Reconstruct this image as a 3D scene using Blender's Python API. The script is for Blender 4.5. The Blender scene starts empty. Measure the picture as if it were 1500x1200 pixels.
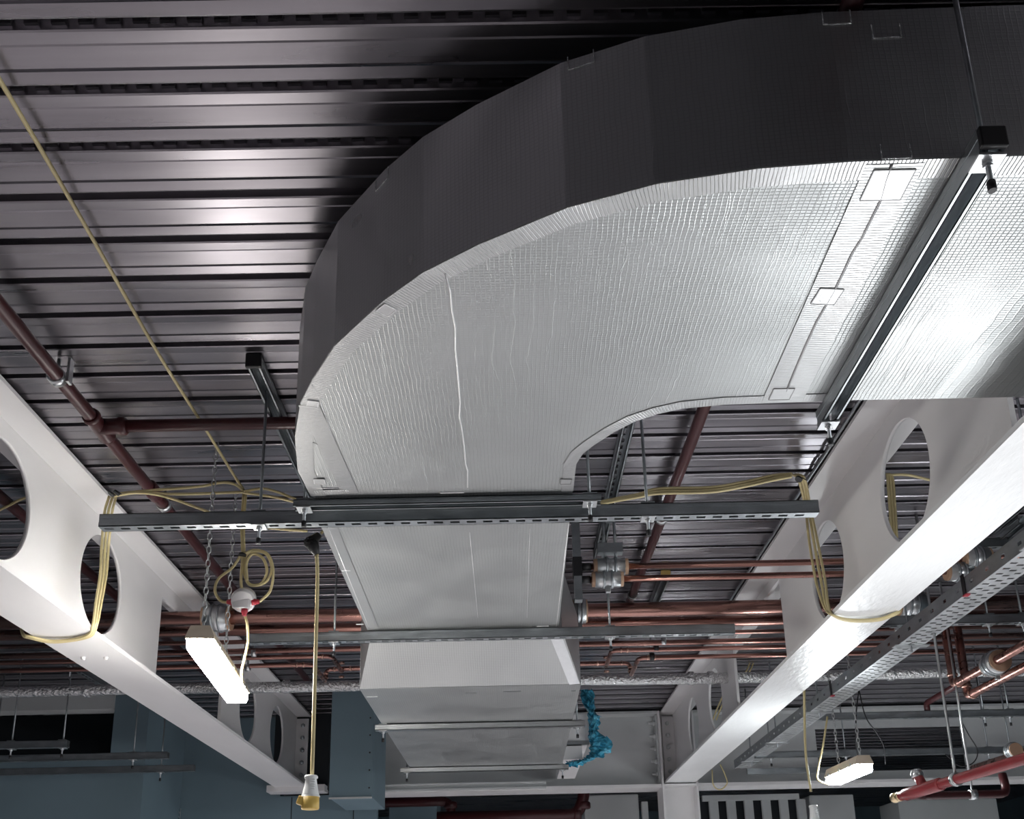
import bpy, bmesh, math, random
from mathutils import Vector as V, Matrix as M, Quaternion
random.seed(7)
sc = bpy.context.scene
COL = sc.collection
PI = math.pi

# ------------------------------------------------------------------ camera (eye at the origin, floor at -1.6)
F, CY, PITCH, ROLL, YAW = 1437.0, 942.9, .2899, -.0222, .0057
_cp, _sp = math.cos(PITCH), math.sin(PITCH)
FW = V((math.sin(YAW)*_cp, math.cos(YAW)*_cp, _sp))
_r = V((math.cos(YAW), -math.sin(YAW), 0)); _u = _r.cross(FW)
RT = _r*math.cos(ROLL) + _u*math.sin(ROLL)
UP = -_r*math.sin(ROLL) + _u*math.cos(ROLL)
def at(px, py, x=None, y=None, z=None):
    R = FW + RT*((px-750)/F) + UP*((CY-py)/F)
    if x is not None: return R*(x/R.x)
    if y is not None: return R*(y/R.y)
    return R*(z/R.z)
cam_d = bpy.data.cameras.new('camera'); cam = bpy.data.objects.new('camera', cam_d); COL.objects.link(cam)
cam.matrix_world = M((( RT.x, UP.x, -FW.x, 0), (RT.y, UP.y, -FW.y, 0), (RT.z, UP.z, -FW.z, 0), (0, 0, 0, 1)))
cam_d.sensor_width = 36; cam_d.lens = 36*F/1500; cam_d.shift_y = (CY-600)/1500
cam_d.clip_start = .05; cam_d.clip_end = 60
sc.camera = cam

# ------------------------------------------------------------------ materials
def mat(name, col, rough=.5, metal=0., noise=None, bump=None, emit=None, trans=0., aniso=None, spec=None, coat=0.):
    """noise=(scale vector, amount, rough amount); bump=(scale vector, strength, distance)"""
    m = bpy.data.materials.new(name); m.use_nodes = True
    nt = m.node_tree; b = nt.nodes['Principled BSDF']; L = nt.links.new
    b.inputs['Base Color'].default_value = (*col, 1); b.inputs['Roughness'].default_value = rough
    b.inputs['Metallic'].default_value = metal
    if spec is not None: b.inputs['Specular IOR Level'].default_value = spec
    if trans: b.inputs['Transmission Weight'].default_value = trans
    if coat: b.inputs['Coat Weight'].default_value = coat
    if emit: b.inputs['Emission Color'].default_value = (*emit[0], 1); b.inputs['Emission Strength'].default_value = emit[1]
    tc = nt.nodes.new('ShaderNodeTexCoord')
    def nz(scale, detail=4):
        mp = nt.nodes.new('ShaderNodeMapping'); mp.inputs['Scale'].default_value = scale
        L(tc.outputs['Object'], mp.inputs['Vector'])
        n = nt.nodes.new('ShaderNodeTexNoise'); n.inputs['Scale'].default_value = 1; n.inputs['Detail'].default_value = detail
        L(mp.outputs['Vector'], n.inputs['Vector']); return n
    if noise:
        n = nz(noise[0])
        mr = nt.nodes.new('ShaderNodeMapRange'); mr.inputs['From Min'].default_value = .3; mr.inputs['From Max'].default_value = .7
        mr.inputs['To Min'].default_value = 1-noise[1]; mr.inputs['To Max'].default_value = 1+noise[1]
        L(n.outputs['Fac'], mr.inputs['Value'])
        mx = nt.nodes.new('ShaderNodeVectorMath'); mx.operation = 'SCALE'; mx.inputs[0].default_value = col
        L(mr.outputs['Result'], mx.inputs['Scale']); L(mx.outputs['Vector'], b.inputs['Base Color'])
        if len(noise) > 2:
            r2 = nt.nodes.new('ShaderNodeMapRange'); r2.inputs['From Min'].default_value = .3; r2.inputs['From Max'].default_value = .7
            r2.inputs['To Min'].default_value = rough-noise[2]; r2.inputs['To Max'].default_value = rough+noise[2]
            L(n.outputs['Fac'], r2.inputs['Value']); L(r2.outputs['Result'], b.inputs['Roughness'])
    if bump:
        n = nz(bump[0], 5)
        bp = nt.nodes.new('ShaderNodeBump'); bp.inputs['Strength'].default_value = bump[1]; bp.inputs['Distance'].default_value = bump[2]
        L(n.outputs['Fac'], bp.inputs['Height']); L(bp.outputs['Normal'], b.inputs['Normal'])
    return m

def foil_mat(name, col, rough, grid=.010, strength=.35, crinkle=.25, cross=False):
    """aluminium faced insulation: a scrim grid in metres of UV, with crinkles"""
    m = bpy.data.materials.new(name); m.use_nodes = True
    nt = m.node_tree; b = nt.nodes['Principled BSDF']; L = nt.links.new
    b.inputs['Metallic'].default_value = .8
    uv = nt.nodes.new('ShaderNodeUVMap'); uv.uv_map = 'uv'
    sep = nt.nodes.new('ShaderNodeSeparateXYZ'); L(uv.outputs['UV'], sep.inputs['Vector'])
    # wobble the threads a little
    wn = nt.nodes.new('ShaderNodeTexNoise'); wn.inputs['Scale'].default_value = 14; wn.inputs['Detail'].default_value = 2
    L(uv.outputs['UV'], wn.inputs['Vector'])
    hs = []
    for ax, g in (('X', grid), ('Y', grid*.8)):
        if cross and ax == 'X': continue
        ad = nt.nodes.new('ShaderNodeMath'); ad.operation = 'MULTIPLY_ADD'; ad.inputs[1].default_value = 1/g
        L(sep.outputs[ax], ad.inputs[0])
        wm = nt.nodes.new('ShaderNodeMath'); wm.operation = 'MULTIPLY'; wm.inputs[1].default_value = .8
        L(wn.outputs['Fac'], wm.inputs[0]); L(wm.outputs[0], ad.inputs[2])
        fr = nt.nodes.new('ShaderNodeMath'); fr.operation = 'PINGPONG'; fr.inputs[1].default_value = .5
        L(ad.outputs[0], fr.inputs[0])
        pw = nt.nodes.new('ShaderNodeMapRange'); pw.inputs['From Min'].default_value = .36; pw.inputs['From Max'].default_value = .5
        L(fr.outputs[0], pw.inputs['Value']); hs.append(pw)
    h = hs[0].outputs['Result']
    if len(hs) > 1:
        mx = nt.nodes.new('ShaderNodeMath'); mx.operation = 'MAXIMUM'
        L(hs[0].outputs['Result'], mx.inputs[0]); L(hs[1].outputs['Result'], mx.inputs[1]); h = mx.outputs[0]
    # threads show up more in some areas than in others
    an = nt.nodes.new('ShaderNodeTexNoise'); an.inputs['Scale'].default_value = 3; an.inputs['Detail'].default_value = 3
    L(uv.outputs['UV'], an.inputs['Vector'])
    am = nt.nodes.new('ShaderNodeMapRange'); am.inputs['From Min'].default_value = .35; am.inputs['From Max'].default_value = .65
    am.inputs['To Min'].default_value = .25
    L(an.outputs['Fac'], am.inputs['Value'])
    hm = nt.nodes.new('ShaderNodeMath'); hm.operation = 'MULTIPLY'; L(h, hm.inputs[0]); L(am.outputs['Result'], hm.inputs[1])
    # crinkles
    cn = nt.nodes.new('ShaderNodeTexNoise'); cn.inputs['Scale'].default_value = 55; cn.inputs['Detail'].default_value = 6; cn.inputs['Roughness'].default_value = .65
    L(uv.outputs['UV'], cn.inputs['Vector'])
    cm = nt.nodes.new('ShaderNodeMath'); cm.operation = 'MULTIPLY_ADD'; cm.inputs[1].default_value = crinkle
    L(cn.outputs['Fac'], cm.inputs[0]); L(hm.outputs[0], cm.inputs[2])
    if not cross:
        w2 = nt.nodes.new('ShaderNodeTexNoise'); w2.inputs['Scale'].default_value = 4; w2.inputs['Detail'].default_value = 5
        L(uv.outputs['UV'], w2.inputs['Vector'])
        a2 = nt.nodes.new('ShaderNodeMath'); a2.operation = 'MULTIPLY_ADD'; a2.inputs[1].default_value = 1/.042
        w3 = nt.nodes.new('ShaderNodeMath'); w3.operation = 'MULTIPLY'; w3.inputs[1].default_value = 1.6
        L(w2.outputs['Fac'], w3.inputs[0]); L(sep.outputs['X'], a2.inputs[0]); L(w3.outputs[0], a2.inputs[2])
        f2 = nt.nodes.new('ShaderNodeMath'); f2.operation = 'PINGPONG'; f2.inputs[1].default_value = .5; L(a2.outputs[0], f2.inputs[0])
        p2 = nt.nodes.new('ShaderNodeMapRange'); p2.inputs['From Min'].default_value = .465; p2.inputs['From Max'].default_value = .5; L(f2.outputs[0], p2.inputs['Value'])
        q2 = nt.nodes.new('ShaderNodeTexNoise'); q2.inputs['Scale'].default_value = 2.2; q2.inputs['Detail'].default_value = 2
        mq = nt.nodes.new('ShaderNodeMapping'); mq.inputs['Location'].default_value = (7, 3, 0); mq.inputs['Scale'].default_value = (2.5, 1, 1)
        L(uv.outputs['UV'], mq.inputs['Vector']); L(mq.outputs['Vector'], q2.inputs['Vector'])
        r2 = nt.nodes.new('ShaderNodeMapRange'); r2.inputs['From Min'].default_value = .45; r2.inputs['From Max'].default_value = .62; r2.inputs['To Max'].default_value = .9
        L(q2.outputs['Fac'], r2.inputs['Value'])
        m2 = nt.nodes.new('ShaderNodeMath'); m2.operation = 'MULTIPLY'; L(p2.outputs['Result'], m2.inputs[0]); L(r2.outputs['Result'], m2.inputs[1])
        ms = nt.nodes.new('ShaderNodeMath'); ms.operation = 'ADD'; L(cm.outputs[0], ms.inputs[0]); L(m2.outputs[0], ms.inputs[1]); cm = ms
    bl = nt.nodes.new('ShaderNodeTexNoise'); bl.inputs['Scale'].default_value = 5; bl.inputs['Detail'].default_value = 2
    L(uv.outputs['UV'], bl.inputs['Vector'])
    cm2 = nt.nodes.new('ShaderNodeMath'); cm2.operation = 'MULTIPLY_ADD'; cm2.inputs[1].default_value = 1.3
    L(bl.outputs['Fac'], cm2.inputs[0]); L(cm.outputs[0], cm2.inputs[2])
    bp = nt.nodes.new('ShaderNodeBump'); bp.inputs['Strength'].default_value = strength; bp.inputs['Distance'].default_value = .0012
    L(cm2.outputs[0], bp.inputs['Height']); L(bp.outputs['Normal'], b.inputs['Normal'])
    mr = nt.nodes.new('ShaderNodeMapRange'); mr.inputs['To Min'].default_value = 1.; mr.inputs['To Max'].default_value = .74
    L(hm.outputs[0], mr.inputs['Value'])
    sm = nt.nodes.new('ShaderNodeVectorMath'); sm.operation = 'SCALE'; sm.inputs[0].default_value = col
    L(mr.outputs['Result'], sm.inputs['Scale']); L(sm.outputs['Vector'], b.inputs['Base Color'])
    rr = nt.nodes.new('ShaderNodeMapRange'); rr.inputs['From Min'].default_value = .3; rr.inputs['From Max'].default_value = .7
    rr.inputs['To Min'].default_value = rough-.05; rr.inputs['To Max'].default_value = rough+.07
    L(bl.outputs['Fac'], rr.inputs['Value']); L(rr.outputs['Result'], b.inputs['Roughness'])
    return m

DECK = mat('galvanised_deck', (.275, .262, .285), .31, .92, noise=((1.1, 11, 11), .2, .07), bump=((2, 60, 60), .05, .002))
FOIL = foil_mat('foil_insulation', (.48, .497, .495), .42, strength=.5, crinkle=.35)
FOILS = foil_mat('foil_insulation_side', (.52, .53, .54), .32, strength=.25, crinkle=.2)
TAPE = foil_mat('foil_tape_face', (.53, .54, .54), .36, grid=.009, strength=1., crinkle=.5, cross=True)
PATCH = mat('foil_patch', (.52, .53, .53), .36, .8, bump=((120, 120, 120), .3, .002))
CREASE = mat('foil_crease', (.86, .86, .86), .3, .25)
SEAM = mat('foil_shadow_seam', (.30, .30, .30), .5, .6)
WHITE = mat('white_painted_steel', (.78, .77, .77), .42, 0, noise=((4, 1.5, 4), .04), bump=((30, 12, 30), .12, .002))
WHITER = mat('white_intumescent_paint', (.80, .81, .81), .36, 0, noise=((6, 3, 6), .04), bump=((45, 18, 34), .9, .0032))
GALV = mat('galvanised_steel', (.40, .43, .45), .38, .9, noise=((12, 12, 30), .15, .06))
GALVL = mat('bright_zinc', (.66, .68, .69), .32, .95, noise=((40, 40, 40), .04, .03))
TRAYM = mat('tray_galvanised_steel', (.62, .64, .65), .42, .8, noise=((20, 6, 20), .1, .05))
BLACK = mat('black_rubber', (.012, .012, .014), .5)
COPPER = mat('copper', (.37, .20, .17), .3, 1., noise=((3, 25, 25), .22, .09))
SOLDER = mat('soldered_copper', (.58, .36, .29), .3, 1., noise=((60, 60, 60), .3, .1))
RED = mat('red_oxide_paint', (.055, .012, .014), .34, 0, noise=((15, 15, 15), .12))
REDB = mat('gloss_red_paint', (.30, .045, .05), .25, 0, noise=((15, 15, 15), .1))
YEL = mat('yellow_cable_sheath', (.66, .56, .30), .48, 0, noise=((14, 14, 14), .06))
YELP = mat('yellow_plastic', (.80, .55, .14), .4)
WPL = mat('white_plastic', (.80, .78, .79), .35)
CLR = mat('clear_plastic', (.86, .88, .88), .25, 0, spec=.6)
REDP = mat('red_plastic', (.45, .03, .05), .4)
BEIGE = mat('beige_plastic', (.66, .56, .44), .5)
BOARD = mat('grey_plasterboard', (.17, .245, .285), .75, 0, noise=((2, 2, 2), .07))
BOARDL = mat('pale_board', (.50, .53, .53), .7, 0, noise=((2, 2, 2), .06))
GREYP = mat('pale_grey_paint', (.56, .58, .58), .5, 0, noise=((3, 3, 3), .05))
CONC = mat('concrete_floor', (.46, .44, .45), .7, 0, noise=((1.2, 1.2, 1.2), .15), bump=((20, 20, 20), .1, .003))
DARK = mat('shade_and_joint_black', (.02, .025, .03), .8)  # near-black: shade of unlit depth put into the colour; also board joints
FOILP = mat('crinkled_foil', (.74, .75, .75), .25, .9, noise=((50, 50, 50), .15), bump=((60, 60, 60), 1., .02))
BLUE = mat('blue_polythene', (.10, .52, .72), .22, 0, noise=((30, 30, 30), .4), trans=.45, bump=((22, 22, 22), 1., .02))
PHEN = mat('phenolic_insulation', (.52, .34, .23), .8)
LAMPM = mat('lamp_diffuser', (.9, .9, .9), .4, emit=((1., .97, .93), 62))
LAMPM2 = mat('lamp_diffuser_cool', (.9, .9, .9), .4, emit=((.93, .98, 1.), 95))
BRASS = mat('brass', (.75, .6, .38), .3, 1.)
TAPEY = mat('yellow_tape', (.72, .52, .16), .5)

# ------------------------------------------------------------------ mesh helpers
class MB:
    def __init__(s): s.bm = bmesh.new(); s.uv = None
    def box(s, c, size, rot=None, bev=0):
        c = V(c); hx, hy, hz = [k/2 for k in size]
        vs = []
        for dx, dy, dz in ((-1,-1,-1),(1,-1,-1),(1,1,-1),(-1,1,-1),(-1,-1,1),(1,-1,1),(1,1,1),(-1,1,1)):
            p = V((dx*hx, dy*hy, dz*hz))
            if rot is not None: p = rot @ p
            vs.append(s.bm.verts.new(c+p))
        fs = [s.bm.faces.new([vs[i] for i in f]) for f in ((0,3,2,1),(4,5,6,7),(0,1,5,4),(1,2,6,5),(2,3,7,6),(3,0,4,7))]
        if bev:
            es = list({e for f in fs for e in f.edges})
            bmesh.ops.bevel(s.bm, geom=es, offset=bev, segments=2, affect='EDGES', profile=.5)
        return s
    def b(s, lo, hi, **k):
        lo, hi = V(lo), V(hi); return s.box((lo+hi)/2, hi-lo, **k)
    def tube(s, pts, r, n=10, cap=True, closed=False):
        pts = [V(p) for p in pts]; N = len(pts)
        rad = r if isinstance(r, (list, tuple)) else [r]*N
        T = []
        for i in range(N):
            a = pts[i-1] if (i or closed) else pts[0]; b2 = pts[(i+1) % N] if (i < N-1 or closed) else pts[-1]
            T.append((b2-a).normalized())
        ref = V((0, 0, 1)) if abs(T[0].z) < .9 else V((1, 0, 0))
        nrm = (ref - T[0]*ref.dot(T[0])).normalized()
        rings = []
        for i in range(N):
            if i: nrm = (nrm - T[i]*nrm.dot(T[i])).normalized()
            bi = T[i].cross(nrm)
            rings.append([s.bm.verts.new(pts[i] + (nrm*math.cos(2*PI*k/n) + bi*math.sin(2*PI*k/n))*rad[i]) for k in range(n)])
        for i in range(N if closed else N-1):
            A, B = rings[i], rings[(i+1) % N]
            for k in range(n):
                f = s.bm.faces.new((A[k], A[(k+1) % n], B[(k+1) % n], B[k])); f.smooth = True
        if cap and not closed:
            s.bm.faces.new(rings[0][::-1]); s.bm.faces.new(rings[-1])
        return s
    def lathe(s, prof, o, axis, n=20):
        """prof = [(distance along axis, radius)]"""
        ax = V(axis).normalized(); o = V(o)
        return s.tube_rings([o+ax*d for d, _ in prof], [q for _, q in prof], ax, n)
    def tube_rings(s, cs, rs, ax, n):
        ref = V((0, 0, 1)) if abs(ax.z) < .9 else V((1, 0, 0))
        u = (ref-ax*ref.dot(ax)).normalized(); w = ax.cross(u)
        rings = [[s.bm.verts.new(c+(u*math.cos(2*PI*k/n)+w*math.sin(2*PI*k/n))*max(r, 1e-4)) for k in range(n)] for c, r in zip(cs, rs)]
        for A, B in zip(rings, rings[1:]):
            for k in range(n): s.bm.faces.new((A[k], A[(k+1) % n], B[(k+1) % n], B[k])).smooth = True
        s.bm.faces.new(rings[0][::-1]); s.bm.faces.new(rings[-1])
        return s
    def prism(s, poly, axis, a, b, closed=True):
        """poly: 2D points in the plane across `axis` (x: y,z / y: x,z / z: x,y), from a to b"""
        def P(p, t):
            return V((t, p[0], p[1])) if axis == 'x' else V((p[0], t, p[1])) if axis == 'y' else V((p[0], p[1], t))
        A = [s.bm.verts.new(P(p, a)) for p in poly]; B = [s.bm.verts.new(P(p, b)) for p in poly]
        n = len(poly)
        for i in range(n if closed else n-1):
            s.bm.faces.new((A[i], A[(i+1) % n], B[(i+1) % n], B[i]))
        if closed:
            s.bm.faces.new(A[::-1]); s.bm.faces.new(B)
        return s
    def sphere(s, c, r, n=10, sc=(1, 1, 1)):
        g = bmesh.ops.create_uvsphere(s.bm, u_segments=n, v_segments=max(6, n//2+2), radius=r)
        for v in g['verts']: v.co = V((v.co.x*sc[0], v.co.y*sc[1], v.co.z*sc[2])) + V(c)
        for v in g['verts']:
            for f in v.link_faces: f.smooth = True
        return s
    def build(s, name, m, parent=None, **k):
        bmesh.ops.recalc_face_normals(s.bm, faces=s.bm.faces[:])
        me = bpy.data.meshes.new(name); s.bm.to_mesh(me); s.bm.free()
        for q in (m if isinstance(m, (list, tuple)) else [m]): me.materials.append(q)
        o = bpy.data.objects.new(name, me); COL.objects.link(o)
        if parent is not None:
            o.parent = parent; o.matrix_parent_inverse = parent.matrix_world.inverted()
        for a, v in k.items(): o[a] = v
        return o

def thing(name, label, cat, loc=(0, 0, 0), group=None):
    o = bpy.data.objects.new(name, None); o.empty_display_size = .05; COL.objects.link(o)
    o.location = loc; o.matrix_world = M.Translation(V(loc))
    o['label'] = label; o['category'] = cat
    if group: o['group'] = group
    return o
def tag(o, label, cat, group=None):
    o['label'] = label; o['category'] = cat
    if group: o['group'] = group
    return o
def struct(name, mb, m, label):
    o = mb.build(name, m); o['kind'] = 'structure'; o['label'] = label; o['category'] = name.split('_')[0]; return o

def smooth(pts, k=6):
    """Catmull-Rom through the points"""
    P = [V(p) for p in pts]; P = [P[0]*2-P[1]] + P + [P[-1]*2-P[-2]]; out = []
    for i in range(1, len(P)-2):
        a, b, c, d = P[i-1:i+3]
        for j in range(k):
            t = j/k
            out.append(.5*((2*b)+(c-a)*t+(2*a-5*b+4*c-d)*t*t+(3*b-a-3*c+d)*t**3))
    return out+[P[-2]]
def fillet(pts, r, k=5):
    """polyline with rounded corners (pipe bends)"""
    P = [V(p) for p in pts]; out = [P[0]]
    for a, b, c in zip(P, P[1:], P[2:]):
        d1, d2 = (a-b), (c-b); rr = min(r, d1.length*.48, d2.length*.48)
        p, q = b+d1.normalized()*rr, b+d2.normalized()*rr
        for j in range(k+1):
            t = j/k; out.append(p*(1-t)**2+b*2*t*(1-t)+q*t*t)
    return out+[P[-1]]

# ------------------------------------------------------------------ the setting
ZC = 1.68                               # deck soffit
mb = MB(); mb.b((-7, -4, -1.75), (7, 15, -1.6)); struct('floor', mb, CONC, 'grey concrete floor of the building site')
def deck():
    mb = MB(); prof = []
    k0, k1 = -28, 99
    for k in range(k0, k1):
        y = .10+.15*k; z = ZC
        prof += [(y-.0115, z), (y-.0205, z+.046), (y+.0205, z+.046), (y+.0115, z),
                 (y+.016, z-.0015), (y+.0435, z), (y+.046, z+.0045), (y+.050, z+.0015), (y+.100, z+.0015), (y+.104, z+.0045), (y+.1065, z), (y+.134, z-.0015)]
    mb.prism(prof, 'x', -7, 7, closed=False)
    # embossments pressed into the far wall of each dovetail slot
    for k in range(7, 12):
        y = .10+.15*k
        for i in range(-36, 34):
            x = i*.052+.004*k
            mb.b((x, y+.008, ZC+.014), (x+.027, y+.0178, ZC+.034))
    mb.b((-7, -4.2, ZC+.06), (7, 15, ZC+.16))
    return mb
struct('ceiling', deck(), DECK, 'ribbed galvanised steel deck ceiling with dark dovetail slots')
for nm, lo, hi, lb in (('wall_left', (-7.15, -4, -1.6), (-7, 15, 1.75), 'plain board wall beyond the left bay'), ('wall_right', (7, -4, -1.6), (7.15, 15, 1.75), 'plain board wall beyond the right bay'),
                   ('wall_front', (-7, -4.15, -1.6), (7, -4, 1.75), 'plain board wall behind the viewer'), ('wall_back', (-7, 14.2, -1.6), (7, 14.35, 1.75), 'far grey wall under the deck')):
    struct(nm, MB().b(lo, hi), BOARD, lb)

# plasterboard partition of the left bay, with a dark opening and a pale header over it
YW = 6.7
xo, zo0, zo1, zh = at(165, 1070, y=YW).x, at(90, 1107, y=YW).z, at(90, 1041, y=YW).z, ZC+.05
xc = at(210, 1140, y=YW).x
mb = MB(); mb.b((-7, YW, -1.6), (xc, YW+.12, zo0)); mb.b((xo, YW, zo0), (xc, YW+.12, zh)); mb.b((xc-.12, YW+.12, -1.6), (xc, 7.5, zh))
struct('wall_partition', mb, BOARD, 'blue grey plasterboard partition on the left with a dark opening')
struct('trim_header', MB().b((-7, YW-.02, zo1), (xo, YW+.12, zh)), BOARDL, 'pale header board above the dark opening on the left')
struct('wall_recess', MB().b((-7, 7.3, zo0-.3), (xc-.13, 7.42, zh)), DARK, 'dark recess behind the opening on the left')  # near-black sheet stands in for the shade inside the opening
xe = at(551, 1185, y=7.5).x
struct('wall_rear', MB().b((xc, 7.5, -1.6), (xe, 7.62, 1.06)).b((xc, 7.5, 1.06), (-1.75, 7.62, ZC-.002)), BOARD, 'blue grey plasterboard wall beneath the rear beam on the left')
# board joints and screw heads
for px in (237, 427, 518):
    p = at(px, 1180, y=7.495); 
    struct('trim_joint', MB().b((p.x-.003, 7.497, -1.0), (p.x+.003, 7.501, 1.05)), DARK, 'dark joint between plasterboards')
# ------------------------------------------------------------------ cellular beams
ZB, ZT = 1.10, 1.665
def web_cell(mb, y0, y1, z0, z1, yc, zc, r, X, t=.015, n=64):
    angs = sorted([2*PI*k/n for k in range(n)] + [math.atan2(z-zc, y-yc) % (2*PI) for y in (y0, y1) for z in (z0, z1)])
    def ray(a):
        c, s_ = math.cos(a), math.sin(a)
        t1 = (y1-yc)/c if c > 1e-9 else (y0-yc)/c if c < -1e-9 else 1e9
        t2 = (z1-zc)/s_ if s_ > 1e-9 else (z0-zc)/s_ if s_ < -1e-9 else 1e9
        q = min(t1, t2); return (yc+c*q, zc+s_*q)
    rings = []
    for x in (X-t/2, X+t/2):
        rings.append(([mb.bm.verts.new((x, *ray(a))) for a in angs], [mb.bm.verts.new((x, yc+r*math.cos(a), zc+r*math.sin(a))) for a in angs]))
    N = len(angs)
    for i in range(N):
        j = (i+1) % N
        for O, I in rings: mb.bm.faces.new((O[i], O[j], I[j], I[i]))
        mb.bm.faces.new((rings[0][1][i], rings[0][1][j], rings[1][1][j], rings[1][1][i])).smooth = True
def beam(X, holes, rects, label, y0, y1, bot):
    t = thing('cellular_beam', label, 'beam', (X, y0, ZB))
    zb, zt = ZB+.016, ZT-.014
    mb = MB(); segs = sorted([(h-.26, h+.26, 'h', h) for h in holes]+[(a, b, 'r', (c, d)) for a, b, c, d in rects])
    y = y0
    for a, b, kd, v in segs:
        if a > y: mb.b((X-.0075, y, zb), (X+.0075, a, zt))
        if kd == 'h': web_cell(mb, a, b, zb, zt, v, 1.392, .2, X)
        else:
            mb.b((X-.0075, a, zb), (X+.0075, b, v[0])); mb.b((X-.0075, a, v[1]), (X+.0075, b, zt))
        y = b
    if y < y1: mb.b((X-.0075, y, zb), (X+.0075, y1, zt))
    mb.build('web', WHITE, t)
    MB().b((X-.115, y0, ZT-.014), (X+.115, y1, ZT)).build('top_flange', WHITE, t)
    MB().b((X-.116, y0, ZB), (X+.116, y1, ZB+.016)).build('bottom_flange', bot, t)
    # end plate with bolts at the far end
    MB().b((X-.10, y1-.014, ZB+.03), (X+.10, y1, ZT-.03)).build('end_plate', WHITE, t)
    for i in range(5):
        for sx in (-1, 1):
            z = ZB+.10+i*.095
            MB().lathe([(0, .017), (.014, .017), (.014, .010), (.035, .010)], (X+sx*.06, y1-.014, z), (0, -1, 0), 6).build('bolt', GREYP if X > 0 else GALV, t)
    return t
XL, XR = -1.632, 1.308
beam(XL, [1.27, 2.09, 2.90, 3.716, 6.0, 6.78], [(4.385, 5.42, 1.19, 1.575)], 'white cellular steel beam on the left with round holes, under the deck', -3.9, 7.40, WHITE)
beam(XR, [2.905, 3.716, 6.0, 6.78], [(1.05, 2.24, 1.19, 1.60), (4.385, 5.42, 1.19, 1.60)], 'white cellular steel beam on the right with round holes, beside the silver duct', -3.9, 7.60, WHITER)

# column and rear beams
t = thing('steel_column', 'white steel column at the far end of the right hand beam', 'column', (1.30, 7.63, -1.6))
MB().b((1.165, 7.48, -1.6), (1.180, 7.76, 1.66)).build('flange', WHITE, t)
MB().b((1.425, 7.48, -1.6), (1.440, 7.76, 1.66)).build('flange', WHITE, t)
MB().b((1.18, 7.615, -1.6), (1.425, 7.63, 1.66)).build('web', WHITE, t)
MB().b((1.18, 7.49, 1.075), (1.425, 7.615, 1.09)).build('stiffener', WHITE, t)
def rear_beam(x0, x1, label, opening=None, bolts=None):
    t = thing('rear_beam', label, 'beam', ((x0+x1)/2, 7.63, 1.09))
    mb = MB()
    if opening:
        a, b, c, d = opening
        mb.b((x0, 7.62, 1.10), (a, 7.635, 1.66)); mb.b((b, 7.62, 1.10), (x1, 7.635, 1.66))
        mb.b((a, 7.62, 1.10), (b, 7.635, c)); mb.b((a, 7.62, d), (b, 7.635, 1.66))
    else: mb.b((x0, 7.62, 1.10), (x1, 7.635, 1.66))
    mb.build('web', GREYP, t)
    MB().b((x0, 7.50, 1.068), (x1, 7.76, 1.092)).build('bottom_flange', WHITE, t)
    MB().b((x0, 7.50, 1.645), (x1, 7.76, 1.665)).build('top_flange', GREYP, t)
    if bolts:
        MB().b((bolts-.014, 7.53, 1.10), (bolts, 7.74, 1.64)).build('end_plate', GREYP, t)
        for i in range(5):
            MB().lathe([(0, .020), (.016, .020), (.016, .012), (.045, .012)], (bolts-.014, 7.57, 1.18+i*.1), (-1, 0, 0), 6).build('bolt', GREYP, t)
    return t
xa = at(550, 1150, y=7.5).x
rear_beam(xa, 1.164, 'pale steel beam crossing behind the silver duct up to the column', None, 1.164)
o0, o1, oc, od = at(1197, 1100, y=7.62).x, at(1412, 1100, y=7.62).x, at(1300, 1129, y=7.62).z, at(1300, 1066, y=7.62).z
rear_beam(1.441, 6.9, 'pale steel beam with a long dark opening, right of the column', (o0, o1, oc, od))
tag(MB().prism([(7.44, 1.075), (7.495, 1.075), (7.495, 1.125), (7.44, 1.125), (7.44, 1.115), (7.46, 1.110), (7.46, 1.09), (7.44, 1.085)], 'x', at(551, 1150, y=7.45).x, at(800, 1150, y=7.45).x).build('steel_rail', GREYP),
    'pale grey rail lying along the rear beam below the duct', 'rail')

# ------------------------------------------------------------------ the duct
ZD, ZDT = 1.25, 1.576
class UVB:
    def __init__(s): s.bm = bmesh.new(); s.l = s.bm.loops.layers.uv.new('uv')
    def face(s, pts, uvs):
        f = s.bm.faces.new([s.bm.verts.new(V(p)) for p in pts])
        for lp, q in zip(f.loops, uvs): lp[s.l].uv = q
        return f
    def quad(s, a, b, c, d, u0=0.):
        a, b, c, d = map(V, (a, b, c, d)); w = (b-a).length; h = (d-a).length
        return s.face((a, b, c, d), ((u0, 0), (u0+w, 0), (u0+w, h), (u0, h)))
    def build(s, name, m, parent, **k):
        bmesh.ops.remove_doubles(s.bm, verts=s.bm.verts[:], dist=1e-5)
        bmesh.ops.recalc_face_normals(s.bm, faces=s.bm.faces[:])
        me = bpy.data.meshes.new(name); s.bm.to_mesh(me); s.bm.free()
        for q in m: me.materials.append(q)
        o = bpy.data.objects.new(name, me); COL.objects.link(o); o.parent = parent; o.matrix_parent_inverse = parent.matrix_world.inverted()
        for a, v in k.items(): o[a] = v
        return o
def loft(name, A, B, parent, m, uvturn=False, caps=True):
    """box section: A and B are 4 corners each: bottom-left, bottom-right, top-right, top-left"""
    u = UVB(); 
    for i in range(4):
        j = (i+1) % 4
        f = u.face((A[i], A[j], B[j], B[i]), [((p[0], p[1]) if i in (0, 2) else ((p[0]+p[1]), p[2])) for p in (A[i], A[j], B[j], B[i])])
        f.material_index = 0 if i == 0 else 1
    if caps:
        u.face(A[::-1], [(p[0], p[2]) for p in A[::-1]]).material_index = 1; u.face(B, [(p[0], p[2]) for p in B]).material_index = 1
    return u.build(name, m, parent)
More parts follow.
